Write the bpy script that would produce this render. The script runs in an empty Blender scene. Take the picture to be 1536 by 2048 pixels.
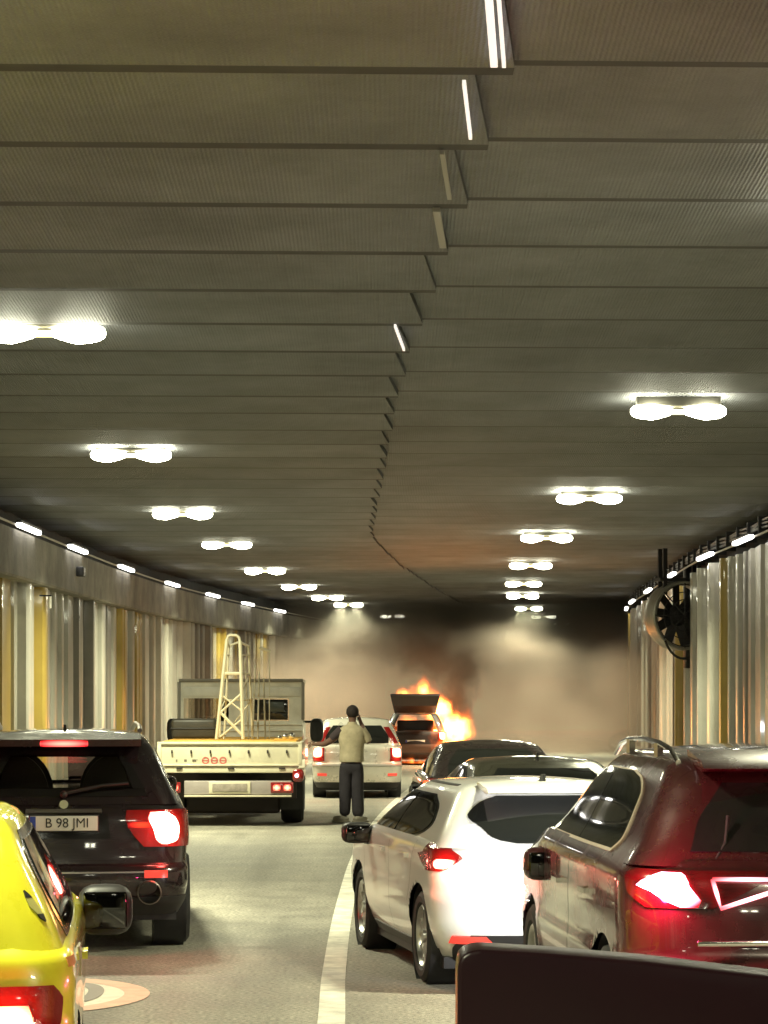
import bpy, bmesh, math, random
import numpy as np
from mathutils import Vector, Matrix
R = math.radians
PI = math.pi
random.seed(7)
S = bpy.context.scene
COL = S.collection

# ------------------------------------------------------------------ camera / world / exposure
F, CX, HY, H = 5500.0, 768.0, 1378.0, 2.05      # focal length in photo pixels, principal column, horizon row, eye height
cam = bpy.data.cameras.new('camera'); camo = bpy.data.objects.new('camera', cam); COL.objects.link(camo)
cam.sensor_fit = 'VERTICAL'; cam.sensor_height = 36; cam.sensor_width = 27
cam.lens = F / 2048 * 36
cam.shift_y = (HY - 1024) / 2048
cam.clip_start = .05; cam.clip_end = 600
camo.location = (0, 0, H); camo.rotation_euler = (R(90), 0, 0)
S.camera = camo
W = bpy.data.worlds.new('World'); S.world = W; W.use_nodes = True
W.node_tree.nodes['Background'].inputs[0].default_value = (.5, .45, .35, 1)
W.node_tree.nodes['Background'].inputs[1].default_value = 0.01
S.view_settings.view_transform = 'Standard'; S.view_settings.look = 'None'
S.view_settings.gamma = 1; S.view_settings.exposure = 0.0
cy = S.cycles
cy.use_denoising = True; cy.max_bounces = 7; cy.diffuse_bounces = 4; cy.glossy_bounces = 4
cy.transmission_bounces = 4; cy.volume_bounces = 2; cy.transparent_max_bounces = 12
cy.sample_clamp_indirect = 6; cy.volume_step_rate = 1.0; cy.volume_max_steps = 128
cy.caustics_reflective = False; cy.caustics_refractive = False

def at(px, py, y):
    return Vector(((px - CX) / F * y, y, H - (py - HY) / F * y))

# ------------------------------------------------------------------ materials
MATS = {}
def mat(name, col=(.5, .5, .5), rough=.5, metal=0., coat=0., emit=None, es=0., bump=0., bscale=20., var=0., vscale=3., spec=.5, alpha=1., rvar=0., flake=False):
    if name in MATS: return MATS[name]
    m = bpy.data.materials.new(name); m.use_nodes = True
    nt = m.node_tree; b = nt.nodes['Principled BSDF']
    b.inputs['Base Color'].default_value = (*col, 1); b.inputs['Roughness'].default_value = rough
    b.inputs['Metallic'].default_value = metal; b.inputs['Coat Weight'].default_value = coat
    b.inputs['Coat Roughness'].default_value = .04
    b.inputs['Specular IOR Level'].default_value = spec
    if emit:
        b.inputs['Emission Color'].default_value = (*emit, 1); b.inputs['Emission Strength'].default_value = es
    tc = nt.nodes.new('ShaderNodeTexCoord')
    if var or rvar:
        n = nt.nodes.new('ShaderNodeTexNoise'); n.inputs['Scale'].default_value = vscale; n.inputs['Detail'].default_value = 8
        n.inputs['Roughness'].default_value = .65
        nt.links.new(tc.outputs['Object'], n.inputs['Vector'])
        if var:
            r = nt.nodes.new('ShaderNodeValToRGB')
            r.color_ramp.elements[0].position = .3; r.color_ramp.elements[1].position = .7
            r.color_ramp.elements[0].color = (*[c * (1 - var) for c in col], 1)
            r.color_ramp.elements[1].color = (*[min(1, c * (1 + var)) for c in col], 1)
            nt.links.new(n.outputs[0], r.inputs[0]); nt.links.new(r.outputs[0], b.inputs['Base Color'])
        if rvar:
            q = nt.nodes.new('ShaderNodeMapRange'); q.inputs[3].default_value = max(0, rough - rvar); q.inputs[4].default_value = rough + rvar
            q.inputs[1].default_value = .3; q.inputs[2].default_value = .7
            nt.links.new(n.outputs[0], q.inputs[0]); nt.links.new(q.outputs[0], b.inputs['Roughness'])
    if bump:
        n2 = nt.nodes.new('ShaderNodeTexNoise'); n2.inputs['Scale'].default_value = bscale; n2.inputs['Detail'].default_value = 6
        nt.links.new(tc.outputs['Object'], n2.inputs['Vector'])
        bp = nt.nodes.new('ShaderNodeBump'); bp.inputs['Strength'].default_value = bump; bp.inputs['Distance'].default_value = .02
        nt.links.new(n2.outputs[0], bp.inputs['Height']); nt.links.new(bp.outputs[0], b.inputs['Normal'])
    MATS[name] = m
    return m

def emis(name, col, s):
    if name in MATS: return MATS[name]
    m = bpy.data.materials.new(name); m.use_nodes = True; nt = m.node_tree
    nt.nodes.clear(); o = nt.nodes.new('ShaderNodeOutputMaterial'); e = nt.nodes.new('ShaderNodeEmission')
    e.inputs[0].default_value = (*col, 1); e.inputs[1].default_value = s
    nt.links.new(e.outputs[0], o.inputs[0]); MATS[name] = m
    return m

def paint(name, col, metal=.0, rough=.32):
    return mat(name, col, rough, metal, coat=1., rvar=.06, vscale=5, var=.08)
glass = mat('dark_glass', (.012, .013, .012), .04, spec=.6, rvar=.03, vscale=4)
plastic = mat('black_plastic', (.018, .017, .017), .5, var=.2, vscale=12)
gloss_black = mat('gloss_black', (.01, .01, .01), .12)
rubber = mat('rubber', (.022, .021, .02), .75, var=.3, vscale=9)
chrome = mat('chrome', (.75, .73, .7), .12, 1.)
alloy = mat('alloy', (.5, .49, .47), .3, .9, var=.15, vscale=10)
redlens = mat('red_lens', (.2, .008, .008), .12, coat=1., bump=.25, bscale=40)
white_plate = mat('plate_white', (.75, .73, .68), .4)
blue_plate = mat('plate_blue', (.02, .05, .35), .4)
black_ink = mat('black_ink', (.012, .012, .012), .5)
clear = bpy.data.materials.new('tinted_glass'); clear.use_nodes = True; MATS['tinted_glass'] = clear
nt = clear.node_tree; nt.nodes.clear()
_o = nt.nodes.new('ShaderNodeOutputMaterial'); _t = nt.nodes.new('ShaderNodeBsdfTransparent'); _g = nt.nodes.new('ShaderNodeBsdfGlossy')
_t.inputs[0].default_value = (.72, .68, .6, 1); _g.inputs['Roughness'].default_value = .03
_x = nt.nodes.new('ShaderNodeMixShader'); _f = nt.nodes.new('ShaderNodeFresnel'); _f.inputs[0].default_value = 1.5
nt.links.new(_f.outputs[0], _x.inputs[0]); nt.links.new(_t.outputs[0], _x.inputs[1]); nt.links.new(_g.outputs[0], _x.inputs[2]); nt.links.new(_x.outputs[0], _o.inputs[0])

# ------------------------------------------------------------------ object helpers
def tag(o, label=None, cat=None, group=None, kind=None):
    if label: o['label'] = label
    if cat: o['category'] = cat
    if group: o['group'] = group
    if kind: o['kind'] = kind
    return o
def thing(name, label, cat, loc=(0, 0, 0), rz=0, group=None):
    o = bpy.data.objects.new(name, None); COL.objects.link(o); o.location = loc; o.rotation_euler = (0, 0, rz)
    o.empty_display_size = .2
    return tag(o, label, cat, group)
def copy_tree(o, parent=None):
    c = o.copy(); COL.objects.link(c); c.parent = parent
    for ch in list(o.children): copy_tree(ch, c)
    return c

class MB:
    def __init__(s): s.v = []; s.f = []; s.mi = []; s.cur = 0
    def add(s, vs, fs):
        n = len(s.v); s.v += [tuple(v) for v in vs]; s.f += [tuple(i + n for i in f) for f in fs]; s.mi += [s.cur] * len(fs)
        return s
    def box(s, x0, x1, y0, y1, z0, z1, bev=0., M=None):
        if bev:
            bm = bmesh.new(); bmesh.ops.create_cube(bm, size=1)
            for v in bm.verts: v.co = Vector((x0 + (v.co.x + .5) * (x1 - x0), y0 + (v.co.y + .5) * (y1 - y0), z0 + (v.co.z + .5) * (z1 - z0)))
            bmesh.ops.bevel(bm, geom=bm.edges[:], offset=bev, segments=3, affect='EDGES', profile=.5)
            bm.verts.index_update()
            vs = [v.co.copy() for v in bm.verts]; fs = [[v.index for v in f.verts] for f in bm.faces]; bm.free()
        else:
            vs = [Vector(p) for p in ((x0, y0, z0), (x1, y0, z0), (x1, y1, z0), (x0, y1, z0), (x0, y0, z1), (x1, y0, z1), (x1, y1, z1), (x0, y1, z1))]
            fs = [(0, 3, 2, 1), (4, 5, 6, 7), (0, 1, 5, 4), (1, 2, 6, 5), (2, 3, 7, 6), (3, 0, 4, 7)]
        if M: vs = [M @ v for v in vs]
        return s.add(vs, fs)
    def tube(s, pts, r, n=8, cap=True):
        pts = [Vector(p) for p in pts]; rs = r if isinstance(r, (list, tuple)) else [r] * len(pts)
        vs = []; fs = []
        up0 = None
        for i, p in enumerate(pts):
            d = (pts[min(i + 1, len(pts) - 1)] - pts[max(i - 1, 0)]).normalized()
            a = d.orthogonal().normalized() if up0 is None else (up0 - d * up0.dot(d)).normalized()
            up0 = a; b = d.cross(a)
            for k in range(n):
                t = 2 * PI * k / n; vs.append(p + (a * math.cos(t) + b * math.sin(t)) * rs[i])
        for i in range(len(pts) - 1):
            for k in range(n): fs.append((i * n + k, i * n + (k + 1) % n, (i + 1) * n + (k + 1) % n, (i + 1) * n + k))
        if cap: fs += [tuple(range(n))[::-1], tuple(range((len(pts) - 1) * n, len(pts) * n))]
        return s.add(vs, fs)
    def lathe(s, prof, axis='x', n=28, c=(0, 0, 0)):     # prof: (along axis, radius)
        vs = []; fs = []; c = Vector(c)
        for a, r in prof:
            for k in range(n):
                t = 2 * PI * k / n; u, w = r * math.cos(t), r * math.sin(t)
                vs.append(c + Vector({'x': (a, u, w), 'y': (u, a, w), 'z': (u, w, a)}[axis]))
        for i in range(len(prof) - 1):
            for k in range(n): fs.append((i * n + k, i * n + (k + 1) % n, (i + 1) * n + (k + 1) % n, (i + 1) * n + k))
        return s.add(vs, fs)
    def ball(s, c, r, n=14, sq=1.0):
        c = Vector(c); r = (r, r, r) if not isinstance(r, (tuple, list)) else r
        def e(v): return math.copysign(abs(v) ** sq, v)
        vs = []; fs = []; m = n // 2
        for i in range(m + 1):
            ph = PI * i / m - PI / 2
            for k in range(n):
                th = 2 * PI * k / n
                vs.append(c + Vector((r[0] * e(math.cos(ph)) * e(math.cos(th)), r[1] * e(math.cos(ph)) * e(math.sin(th)), r[2] * e(math.sin(ph)))))
        for i in range(m):
            for k in range(n): fs.append((i * n + k, i * n + (k + 1) % n, (i + 1) * n + (k + 1) % n, (i + 1) * n + k))
        return s.add(vs, fs)
    def grid(s, P, flip=False):                       # P[i][j]
        n, m = len(P), len(P[0]); vs = [p for row in P for p in row]
        fs = []
        for i in range(n - 1):
            for j in range(m - 1):
                q = (i * m + j, i * m + j + 1, (i + 1) * m + j + 1, (i + 1) * m + j)
                fs.append(q[::-1] if flip else q)
        return s.add(vs, fs)
    def prism(s, poly, a0, a1, plane='xz'):           # extrude polygon along the remaining axis
        def p3(p, a): return {'xz': (p[0], a, p[1]), 'yz': (a, p[0], p[1]), 'xy': (p[0], p[1], a)}[plane]
        n = len(poly)
        vs = [p3(p, a0) for p in poly] + [p3(p, a1) for p in poly]
        fs = [tuple(range(n)), tuple(range(n, 2 * n))[::-1]] + [(i, (i + 1) % n, n + (i + 1) % n, n + i) for i in range(n)]
        return s.add(vs, fs)
    def build(s, name, m, parent=None, smooth=35, fixn=True):
        me = bpy.data.meshes.new(name); me.from_pydata(s.v, [], s.f); 
        ms = m if isinstance(m, (list, tuple)) else [m]
        for q in ms: me.materials.append(q)
        if len(ms) > 1: me.polygons.foreach_set('material_index', s.mi)
        me.validate()
        if fixn:
            bm = bmesh.new(); bm.from_mesh(me); bmesh.ops.remove_doubles(bm, verts=bm.verts[:], dist=1e-5)
            bmesh.ops.recalc_face_normals(bm, faces=bm.faces[:]); bm.to_mesh(me); bm.free()
        if smooth:
            me.shade_smooth(); me.set_sharp_from_angle(angle=R(smooth))
        o = bpy.data.objects.new(name, me); COL.objects.link(o); o.parent = parent
        return o

def text_obj(txt, size, m, name, parent, loc, rot=(R(90), 0, 0), ext=.001, sx=1.):
    cu = bpy.data.curves.new(name, 'FONT'); cu.body = txt; cu.size = size; cu.align_x = 'CENTER'; cu.align_y = 'CENTER'; cu.extrude = ext
    tmp = bpy.data.objects.new('tmp', cu); COL.objects.link(tmp)
    dg = bpy.context.evaluated_depsgraph_get(); me = bpy.data.meshes.new_from_object(tmp.evaluated_get(dg))
    bpy.data.objects.remove(tmp); bpy.data.curves.remove(cu)
    me.transform(Matrix.Diagonal((sx, 1, 1, 1)))
    me.materials.clear(); me.materials.append(m)
    o = bpy.data.objects.new(name, me); COL.objects.link(o); o.parent = parent; o.location = loc; o.rotation_euler = rot
    return o

def cr(xs, ys, x):                                    # smooth (monotone-ish cubic) interpolation
    if x <= xs[0]: return ys[0]
    if x >= xs[-1]: return ys[-1]
    i = max(k for k in range(len(xs) - 1) if xs[k] <= x)
    h = xs[i + 1] - xs[i]; t = (x - xs[i]) / h
    d = (ys[i + 1] - ys[i]) / h
    def sl(k):
        if k <= 0: return (ys[1] - ys[0]) / (xs[1] - xs[0])
        if k >= len(xs) - 1: return (ys[-1] - ys[-2]) / (xs[-1] - xs[-2])
        a = (ys[k] - ys[k - 1]) / (xs[k] - xs[k - 1]); b = (ys[k + 1] - ys[k]) / (xs[k + 1] - xs[k])
        return 0 if a * b <= 0 else 2 * a * b / (a + b)
    m0, m1 = sl(i), sl(i + 1)
    return (2 * t**3 - 3 * t**2 + 1) * ys[i] + (t**3 - 2 * t**2 + t) * h * m0 + (-2 * t**3 + 3 * t**2) * ys[i + 1] + (t**3 - t**2) * h * m1

# ------------------------------------------------------------------ car shells
class Shell:
    """Sheet wrapped round the car: s runs along the perimeter from the rear centre, z upwards."""
    def __init__(s, keys, rc=.2, rcf=.3, bow=.06, bowf=.2, barrel=.02, ztop=None, zc=.6):
        s.k = list(zip(*keys)); s.rc, s.rcf, s.bow, s.bowf, s.bar = rc, rcf, bow, bowf, barrel
        s.W = max(s.k[1]); s.L = max(s.k[3]) - min(s.k[2]); s.z0, s.z1 = s.k[0][0], s.k[0][-1]
        s.A = s.W - rc; s.C = rc * PI / 2; s.D = s.L - rc - rcf; s.Cf = rcf * PI / 2; s.Af = s.W - rcf
        s.T = s.A + s.C + s.D + s.Cf + s.Af; s.ztop = ztop; s.zc = zc
    def par(s, z):
        return [cr(s.k[0], s.k[i], z) for i in (1, 2, 3)]
    def ends(s, W_, yr, yf):
        r = min(s.rc, W_ * .9); rf = min(s.rcf, W_ * .9)
        return r, rf, yr + s.bow * ((W_ - r) / W_) ** 2 + r, yf - s.bowf * ((W_ - rf) / W_) ** 2 - rf
    def sy(s, y, z):
        W_, yr, yf = s.par(z); r, rf, ya, yb = s.ends(W_, yr, yf)
        return s.A + s.C + s.D * (y - ya) / (yb - ya)
    def pt(s, u, z):
        sg = 1 if u >= 0 else -1; u = abs(u)
        W_, yr, yf = s.par(z); r, rf, ya, yb = s.ends(W_, yr, yf)
        if u <= s.A: x = u / s.A * (W_ - r); y = yr + s.bow * (x / W_) ** 2
        elif u <= s.A + s.C:
            t = (u - s.A) / s.C * PI / 2; x = W_ - r + r * math.sin(t); y = ya - r * math.cos(t)
        elif u <= s.A + s.C + s.D:
            t = (u - s.A - s.C) / s.D; y = ya + (yb - ya) * t; x = W_ + s.bar * (1 - (2 * t - 1) ** 2)
        elif u <= s.A + s.C + s.D + s.Cf:
            t = (u - s.A - s.C - s.D) / s.Cf * PI / 2; x = W_ - rf + rf * math.cos(t); y = yb + rf * math.sin(t)
        else:
            t = min(1, (u - s.A - s.C - s.D - s.Cf) / s.Af); x = (W_ - rf) * (1 - t); y = yf - s.bowf * (x / W_) ** 2
        if s.ztop and z > s.zc: z = s.zc + (z - s.zc) * (s.ztop(y) - s.zc) / (s.z1 - s.zc)
        return Vector((sg * x, y, z))
    def nrm(s, u, z):
        e = .004
        a = s.pt(u + e, z) - s.pt(u - e, z)
        b = s.pt(u, min(z + e, s.z1)) - s.pt(u, max(z - e, s.z0))
        n = a.cross(b); 
        if n.length < 1e-12: return Vector((0, -1, 0))
        return n.normalized()
    def mesh(s, mb, nz=24, arches=(), cap=True, dome=.02, hole=None, step=.036):
        us = list(np.linspace(0, s.A, 14)) + list(np.linspace(s.A, s.A + s.C, 9)[1:]) + \
             list(np.linspace(s.A + s.C, s.A + s.C + s.D, int(s.D / step) + 2)[1:]) + \
             list(np.linspace(s.A + s.C + s.D, s.A + s.C + s.D + s.Cf, 8)[1:]) + list(np.linspace(s.A + s.C + s.D + s.Cf, s.T, 7)[1:])
        us = [-u for u in us[::-1]][:-1] + us
        zs = list(np.linspace(s.z0, s.z1, nz))
        P = [[s.pt(u, z) for z in zs] for u in us]
        n, m = len(us), nz
        keep = {}
        for (yw, zw, Rw) in arches:
            for i in range(n):
                if abs(P[i][0].x) < s.W * .8: continue
                for j in range(m):
                    p = P[i][j]; d = math.hypot(p.y - yw, p.z - zw)
                    if abs(d - Rw) < .027 and d > 1e-4:
                        p.y = yw + (p.y - yw) * Rw / d; p.z = zw + (p.z - zw) * Rw / d
        base = len(mb.v); mb.v += [tuple(p) for row in P for p in row]
        for i in range(n - 1):
            for j in range(m - 1):
                c = (P[i][j] + P[i + 1][j + 1]) / 2
                if any(math.hypot(c.y - yw, c.z - zw) < Rw and abs(c.x) > s.W * .6 for yw, zw, Rw in arches): continue
                if hole and hole(us[i], us[i + 1], zs[j], zs[j + 1], c): continue
                q = [base + i * m + j, base + (i + 1) * m + j, base + (i + 1) * m + j + 1, base + i * m + j + 1]
                mb.f.append(tuple(q)); mb.mi.append(mb.cur)
        if cap:
            h = len(us) // 2
            G = []
            for k in range(h, n):
                a = P[2 * h - k][m - 1]; b = P[k][m - 1]; w = abs(b.x)
                G.append([a.lerp(b, t) + Vector((0, 0, dome * (1 - (2 * t - 1) ** 2) * min(1, w / s.W * 1.4) * min(1, (k - h) / 6))) for t in np.linspace(0, 1, 11)])
            mb.grid(G, True)
        return mb
    def patch(s, mb, spans, off=.006, sg=1, nu=10, nv=12, skirt=True, back=0., curve=True):
        """spans: (z, s0, s1) rows from bottom to top; a value given as ('y', v) means the side position y=v"""
        zs = [q[0] for q in spans]
        def val(v, z): return s.sy(v[1], z) if isinstance(v, tuple) else v
        A = [val(q[1], q[0]) for q in spans]; B = [val(q[2], q[0]) for q in spans]
        f = cr if curve else (lambda X, Y_, x: float(np.interp(x, X, Y_)))
        zz = np.linspace(zs[0], zs[-1], nv) if curve else sorted(set(list(np.linspace(zs[0], zs[-1], nv)) + zs))
        G = []; B_ = []
        for z in zz:
            a, b = f(zs, A, z), f(zs, B, z); row = []; rb = []
            for t in np.linspace(0, 1, nu):
                u = sg * (a + (b - a) * t); p = s.pt(u, z); n_ = s.nrm(u, z)
                row.append(p + n_ * off); rb.append(p - n_ * (.004 + back))
            G.append(row); B_.append(rb)
        mb.grid(G)
        if skirt:
            e = lambda g: g[0] + [r[-1] for r in g[1:]] + g[-1][::-1][1:] + [r[0] for r in g[::-1][1:]]
            mb.grid([e(G), e(B_)])
        return mb

def ngon_ring(sh, mb, spans, off, grow, sg=1):
    pass

def make_wheel(Rw=.32, wd=.21, side=1, spokes=10, parent=None, loc=(0, 0, 0), dish=.03):
    w = bpy.data.objects.new('wheel', None); COL.objects.link(w); w.parent = parent; w.location = loc; w.empty_display_size = .1
    r = Rw * .69; a = wd / 2
    MB().lathe([(-a * .7, r), (-a * .95, r + .02), (-a, Rw * .88), (-a * .8, Rw * .98), (-a * .5, Rw), (a * .5, Rw), (a * .8, Rw * .98), (a, Rw * .88), (a * .95, r + .02), (a * .7, r)], 'x', 32).build('tyre', rubber, w)
    mb = MB().lathe([(a * .75 * side, r + .004), (a * .88 * side, r - .01), (a * .6 * side, r - .03), (-a * .6 * side, r - .035)], 'x', 32)
    for k in range(spokes):
        t = 2 * PI * k / spokes
        M = Matrix.Rotation(t, 4, 'X')
        mb.box(side * a * .55 - .012, side * a * .55 + .02, -.016, .016, .03, r - .012, M=M)
    mb.lathe([(side * (a * .55 + .03), .001), (side * (a * .55 + .03), .045), (side * a * .3, .06)], 'x', 16)
    mb.build('rim', alloy, w)
    MB().lathe([(side * a * .1, .001), (side * a * .1, r * .82), (-side * a * .3, r * .82)], 'x', 24).build('brake_disc', plastic, w)
    return w

def make_car(c):
    t = thing(c['name'], c['label'], c.get('cat', 'car'), (c['x'], c['y'], c.get('z', 0)), R(c.get('yaw', 0)), c.get('group'))
    t.scale = c.get('scale', (1, 1, 1))
    body = c['paint']; lo = c['lower']; gr = c['green']
    Rw = c.get('rw', .32); arches = [(yw, Rw, Rw + .055) for yw in c['wheels']]
    bm_ = lo.mesh(MB(), 34, arches, dome=.03); bo = bm_.build('body', body, t, 40)
    gh = gr.mesh(MB(), 22, dome=.02, hole=c.get('hole')); gh.build('roof', c.get('roofmat', body), t, 40)
    Wc = lo.W - .09
    y0 = lo.k[2][0] + .06; y1 = lo.k[3][0] - .15
    MB().box(-Wc, Wc, y0 + .12, y1, lo.z0 - .06, lo.z0 + .02).box(-Wc + .23, Wc - .23, y0 + .1, y1, lo.z0 + .02, .62).build('chassis', plastic, t)
    wi = lo.W - .115
    for yw in c['wheels']:
        for sg in (-1, 1):
            make_wheel(Rw, c.get('tw', .21), sg, c.get('spokes', 10), t, (sg * (wi - .0), yw, Rw))
            MB().lathe([(sg * (lo.W - .26), .01), (sg * (lo.W - .26), Rw + .05), (sg * (lo.W - .02), Rw + .052)], 'x', 24, (0, yw, Rw)).build('wheel_housing', plastic, t)
    def P(name, sh, spans, m, off=.006, both=True, sides=(1,), **k):
        out = []
        for sg in ((1, -1) if both else sides):
            out.append(sh.patch(MB(), spans, off, sg, **k).build(name, m, t, 40))
        return out
    for q in c.get('patches', []):
        q = dict(q); sh = {'lo': lo, 'gr': gr}[q.pop('on')]
        P(q.pop('n'), sh, q.pop('sp'), q.pop('m'), **q)
    if 'mirror' in c:
        ym, zm, xm = c['mirror']
        for sg in (-1, 1):
            mm = MB().ball((sg * (xm + .12), ym, zm), c.get('msize', (.125, .07, .085)), 18, .6).build('wing_mirror', c.get('mirror_mat', body), t, 60)
            ms = c.get('msize', (.125, .07, .085)); MB().box(sg * (xm + .12) - ms[0] * .78, sg * (xm + .12) + ms[0] * .78, ym - ms[1] - .006, ym - ms[1] * .8, zm - ms[2] * .72, zm + ms[2] * .72, .012).build('mirror_glass', mat('mirror_glass', (.07, .07, .07), .05, 1.), mm)
            MB().tube([(sg * (xm - .08), ym + .03, zm - .09), (sg * (xm + .06), ym, zm - .06)], .028).build('mirror_arm', plastic, mm)
    if 'antenna' in c:
        ya, za, h = c['antenna']
        MB().prism([(ya, za - .02), (ya - .16, za - .02), (ya - .17, za + h), (ya - .12, za + h)], -.012, .012, 'yz').tube([(0, ya - .06, za - .01), (0, ya - .06, za)], .03).build('antenna', plastic, t)
    if 'plate' in c:
        yp, zp, tx = c['plate']
        pl = MB().box(-.262, .262, yp - .012, yp, zp - .058, zp + .058, .004).build('licence_plate', c.get('plate_mat', white_plate), t)
        MB().box(-.26, -.215, yp - .0145, yp - .012, zp - .054, zp + .054).build('country_band', blue_plate, pl)
        if tx: text_obj(tx, .105, black_ink, 'plate_writing', pl, (.025, yp - .0145, zp), sx=.95)
        MB().box(-.27, .27, yp - .010, yp + .02, zp - .066, zp + .066, .004).build('plate_frame', plastic, t)
    return t

# ------------------------------------------------------------------ tunnel geometry
def lerp(tab, y): return cr([a for a, b in tab], [b for a, b in tab], y)
LW = [(-40, -7.0), (30, -7.0), (50, -6.85), (57, -6.78), (66, -6.62), (76, -6.28), (85, -5.72), (93, -5.1), (105, -4.0), (125, -1.6), (160, 4.0)]
RW = [(-40, 7.2), (45, 7.2), (54, 7.28), (60, 7.3), (70, 7.6), (83.5, 8.18), (91, 8.5), (100, 9.1), (125, 11.8), (160, 17.5)]
SEAM = [(-40, 1.6), (13, .66), (15, .58), (20, .42), (27, .17), (32, .04), (38.5, -.04), (48.7, -.2), (58, -.3), (71, .2), (90, 1.5), (110, 3.2), (160, 9)]
ZC = H + 3.35                      # ceiling underside
Y0, Y1 = -22.0, 150.0

asph = mat('asphalt', (.235, .22, .18), .62, var=.28, vscale=1.3, bump=.6, bscale=90, rvar=.1)
def road_material():
    m = asph; nt = m.node_tree; b = nt.nodes['Principled BSDF']
    tc = nt.nodes.new('ShaderNodeTexCoord'); mp = nt.nodes.new('ShaderNodeMapping'); mp.inputs['Scale'].default_value = (1.2, .06, 1)
    n = nt.nodes.new('ShaderNodeTexNoise'); n.inputs['Scale'].default_value = 1.1; n.inputs['Detail'].default_value = 5
    nt.links.new(tc.outputs['Object'], mp.inputs[0]); nt.links.new(mp.outputs[0], n.inputs['Vector'])
    f = nt.nodes.new('ShaderNodeTexNoise'); f.inputs['Scale'].default_value = 34; f.inputs['Detail'].default_value = 3
    nt.links.new(tc.outputs['Object'], f.inputs['Vector'])
    old = b.inputs['Base Color'].links[0].from_socket
    mx = nt.nodes.new('ShaderNodeMixRGB'); mx.blend_type = 'MULTIPLY'; mx.inputs[0].default_value = 1
    r = nt.nodes.new('ShaderNodeMapRange'); r.inputs[1].default_value = .3; r.inputs[2].default_value = .7; r.inputs[3].default_value = .6; r.inputs[4].default_value = 1.3
    nt.links.new(n.outputs[0], r.inputs[0]); nt.links.new(old, mx.inputs[1]); nt.links.new(r.outputs[0], mx.inputs[2])
    m2 = nt.nodes.new('ShaderNodeMixRGB'); m2.blend_type = 'MULTIPLY'; m2.inputs[0].default_value = 1
    r2 = nt.nodes.new('ShaderNodeMapRange'); r2.inputs[1].default_value = .3; r2.inputs[2].default_value = .7; r2.inputs[3].default_value = .5; r2.inputs[4].default_value = 1.5
    nt.links.new(f.outputs[0], r2.inputs[0]); nt.links.new(mx.outputs[0], m2.inputs[1]); nt.links.new(r2.outputs[0], m2.inputs[2])
    nt.links.new(m2.outputs[0], b.inputs['Base Color'])
road_material()
tag(MB().grid([[(x, y, 0) for x in np.linspace(-14, 24, 20)] for y in np.linspace(Y0, Y1, 60)], True).build('road', asph, None, 0), kind='structure')

# painted lane line
line_m = mat('road_paint', (.6, .58, .5), .5, var=.4, vscale=4, bump=.3, bscale=80)
LN = [(-20, -.2), (8, -.26), (14, -.3), (17, -.325), (19.7, -.36), (23.9, -.375), (30.3, -.35), (36, -.27), (42, -.1), (49, .18), (60, .8), (75, 1.9), (95, 4)]
G = []
for y in np.linspace(-20, 92, 220):
    x = lerp(LN, y); G.append([(x - .085, y, .004), (x + .085, y, .004)])
tag(MB().grid(G, True).build('lane_line', line_m, None, 0), kind='structure')
# edge lines
for nm, tab, o in (('edge_line', LW, 1.6),):
    G = []
    for y in np.linspace(-20, 120, 80):
        x = lerp(tab, y) + o; G.append([(x - .08, y, .004), (x + .08, y, .004)])
    tag(MB().grid(G, True).build(nm, line_m, None, 0), kind='structure')
# round speed marking painted on the left lane
mk = thing('speed_marking', 'round painted speed limit marking with a pale red ring on the left lane', 'road marking', (-2.4, 18.4, 0), R(2))
def disc(r0, r1, sy, z, n=48):
    mb = MB(); G = []
    for k in range(n + 1):
        t = 2 * PI * k / n; G.append([(r0 * math.cos(t), r0 * sy * math.sin(t), z), (r1 * math.cos(t), r1 * sy * math.sin(t), z)])
    return mb.grid(G)
disc(.001, .66, 1.35, .004).build('white_field', mat('mark_white', (.66, .6, .47), .5, var=.2, vscale=6), mk, 0)
disc(.66, .83, 1.35, .005).build('red_ring', mat('mark_red', (.62, .34, .22), .5, var=.25, vscale=6), mk, 0)
dg_ = text_obj('50', 1.1, mat('mark_black', (.2, .18, .15), .6), 'digits', mk, (0, 0, .008), (0, 0, 0), .0005)
dg_.scale = (1, 1.7, 1)

# ceiling: rows of ribbed panels, the left half hung a little lower with staggered ends at the seam
def ceil_mat(name, col):
    m = mat(name, col, .62, var=.3, vscale=.8, spec=.25); nt = m.node_tree; b = nt.nodes['Principled BSDF']
    tc = nt.nodes.new('ShaderNodeTexCoord'); w = nt.nodes.new('ShaderNodeTexWave'); w.bands_direction = 'X'; w.wave_profile = 'SIN'
    w.inputs['Scale'].default_value = 11.0; w.inputs['Distortion'].default_value = 2.2; w.inputs['Detail'].default_value = 2; w.inputs['Detail Scale'].default_value = 3
    n = nt.nodes.new('ShaderNodeTexNoise'); n.inputs['Scale'].default_value = 30; n.inputs['Detail'].default_value = 3
    ad = nt.nodes.new('ShaderNodeMath'); ad.operation = 'MULTIPLY_ADD'; ad.inputs[1].default_value = .5
    bp = nt.nodes.new('ShaderNodeBump'); bp.inputs['Strength'].default_value = .45; bp.inputs['Distance'].default_value = .010
    nt.links.new(tc.outputs['Object'], w.inputs['Vector']); nt.links.new(tc.outputs['Object'], n.inputs['Vector'])
    nt.links.new(n.outputs[0], ad.inputs[0]); nt.links.new(w.outputs[1], ad.inputs[2]); nt.links.new(ad.outputs[0], bp.inputs['Height']); nt.links.new(bp.outputs[0], b.inputs['Normal'])
    return m
cm = ceil_mat('ceiling_panel', (.148, .155, .162)); lip_shade = mat('panel_lip_shade', (.03, .029, .025), .8, var=.3)  # near-black lip colour paints the shadow line at each panel's far edge
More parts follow.
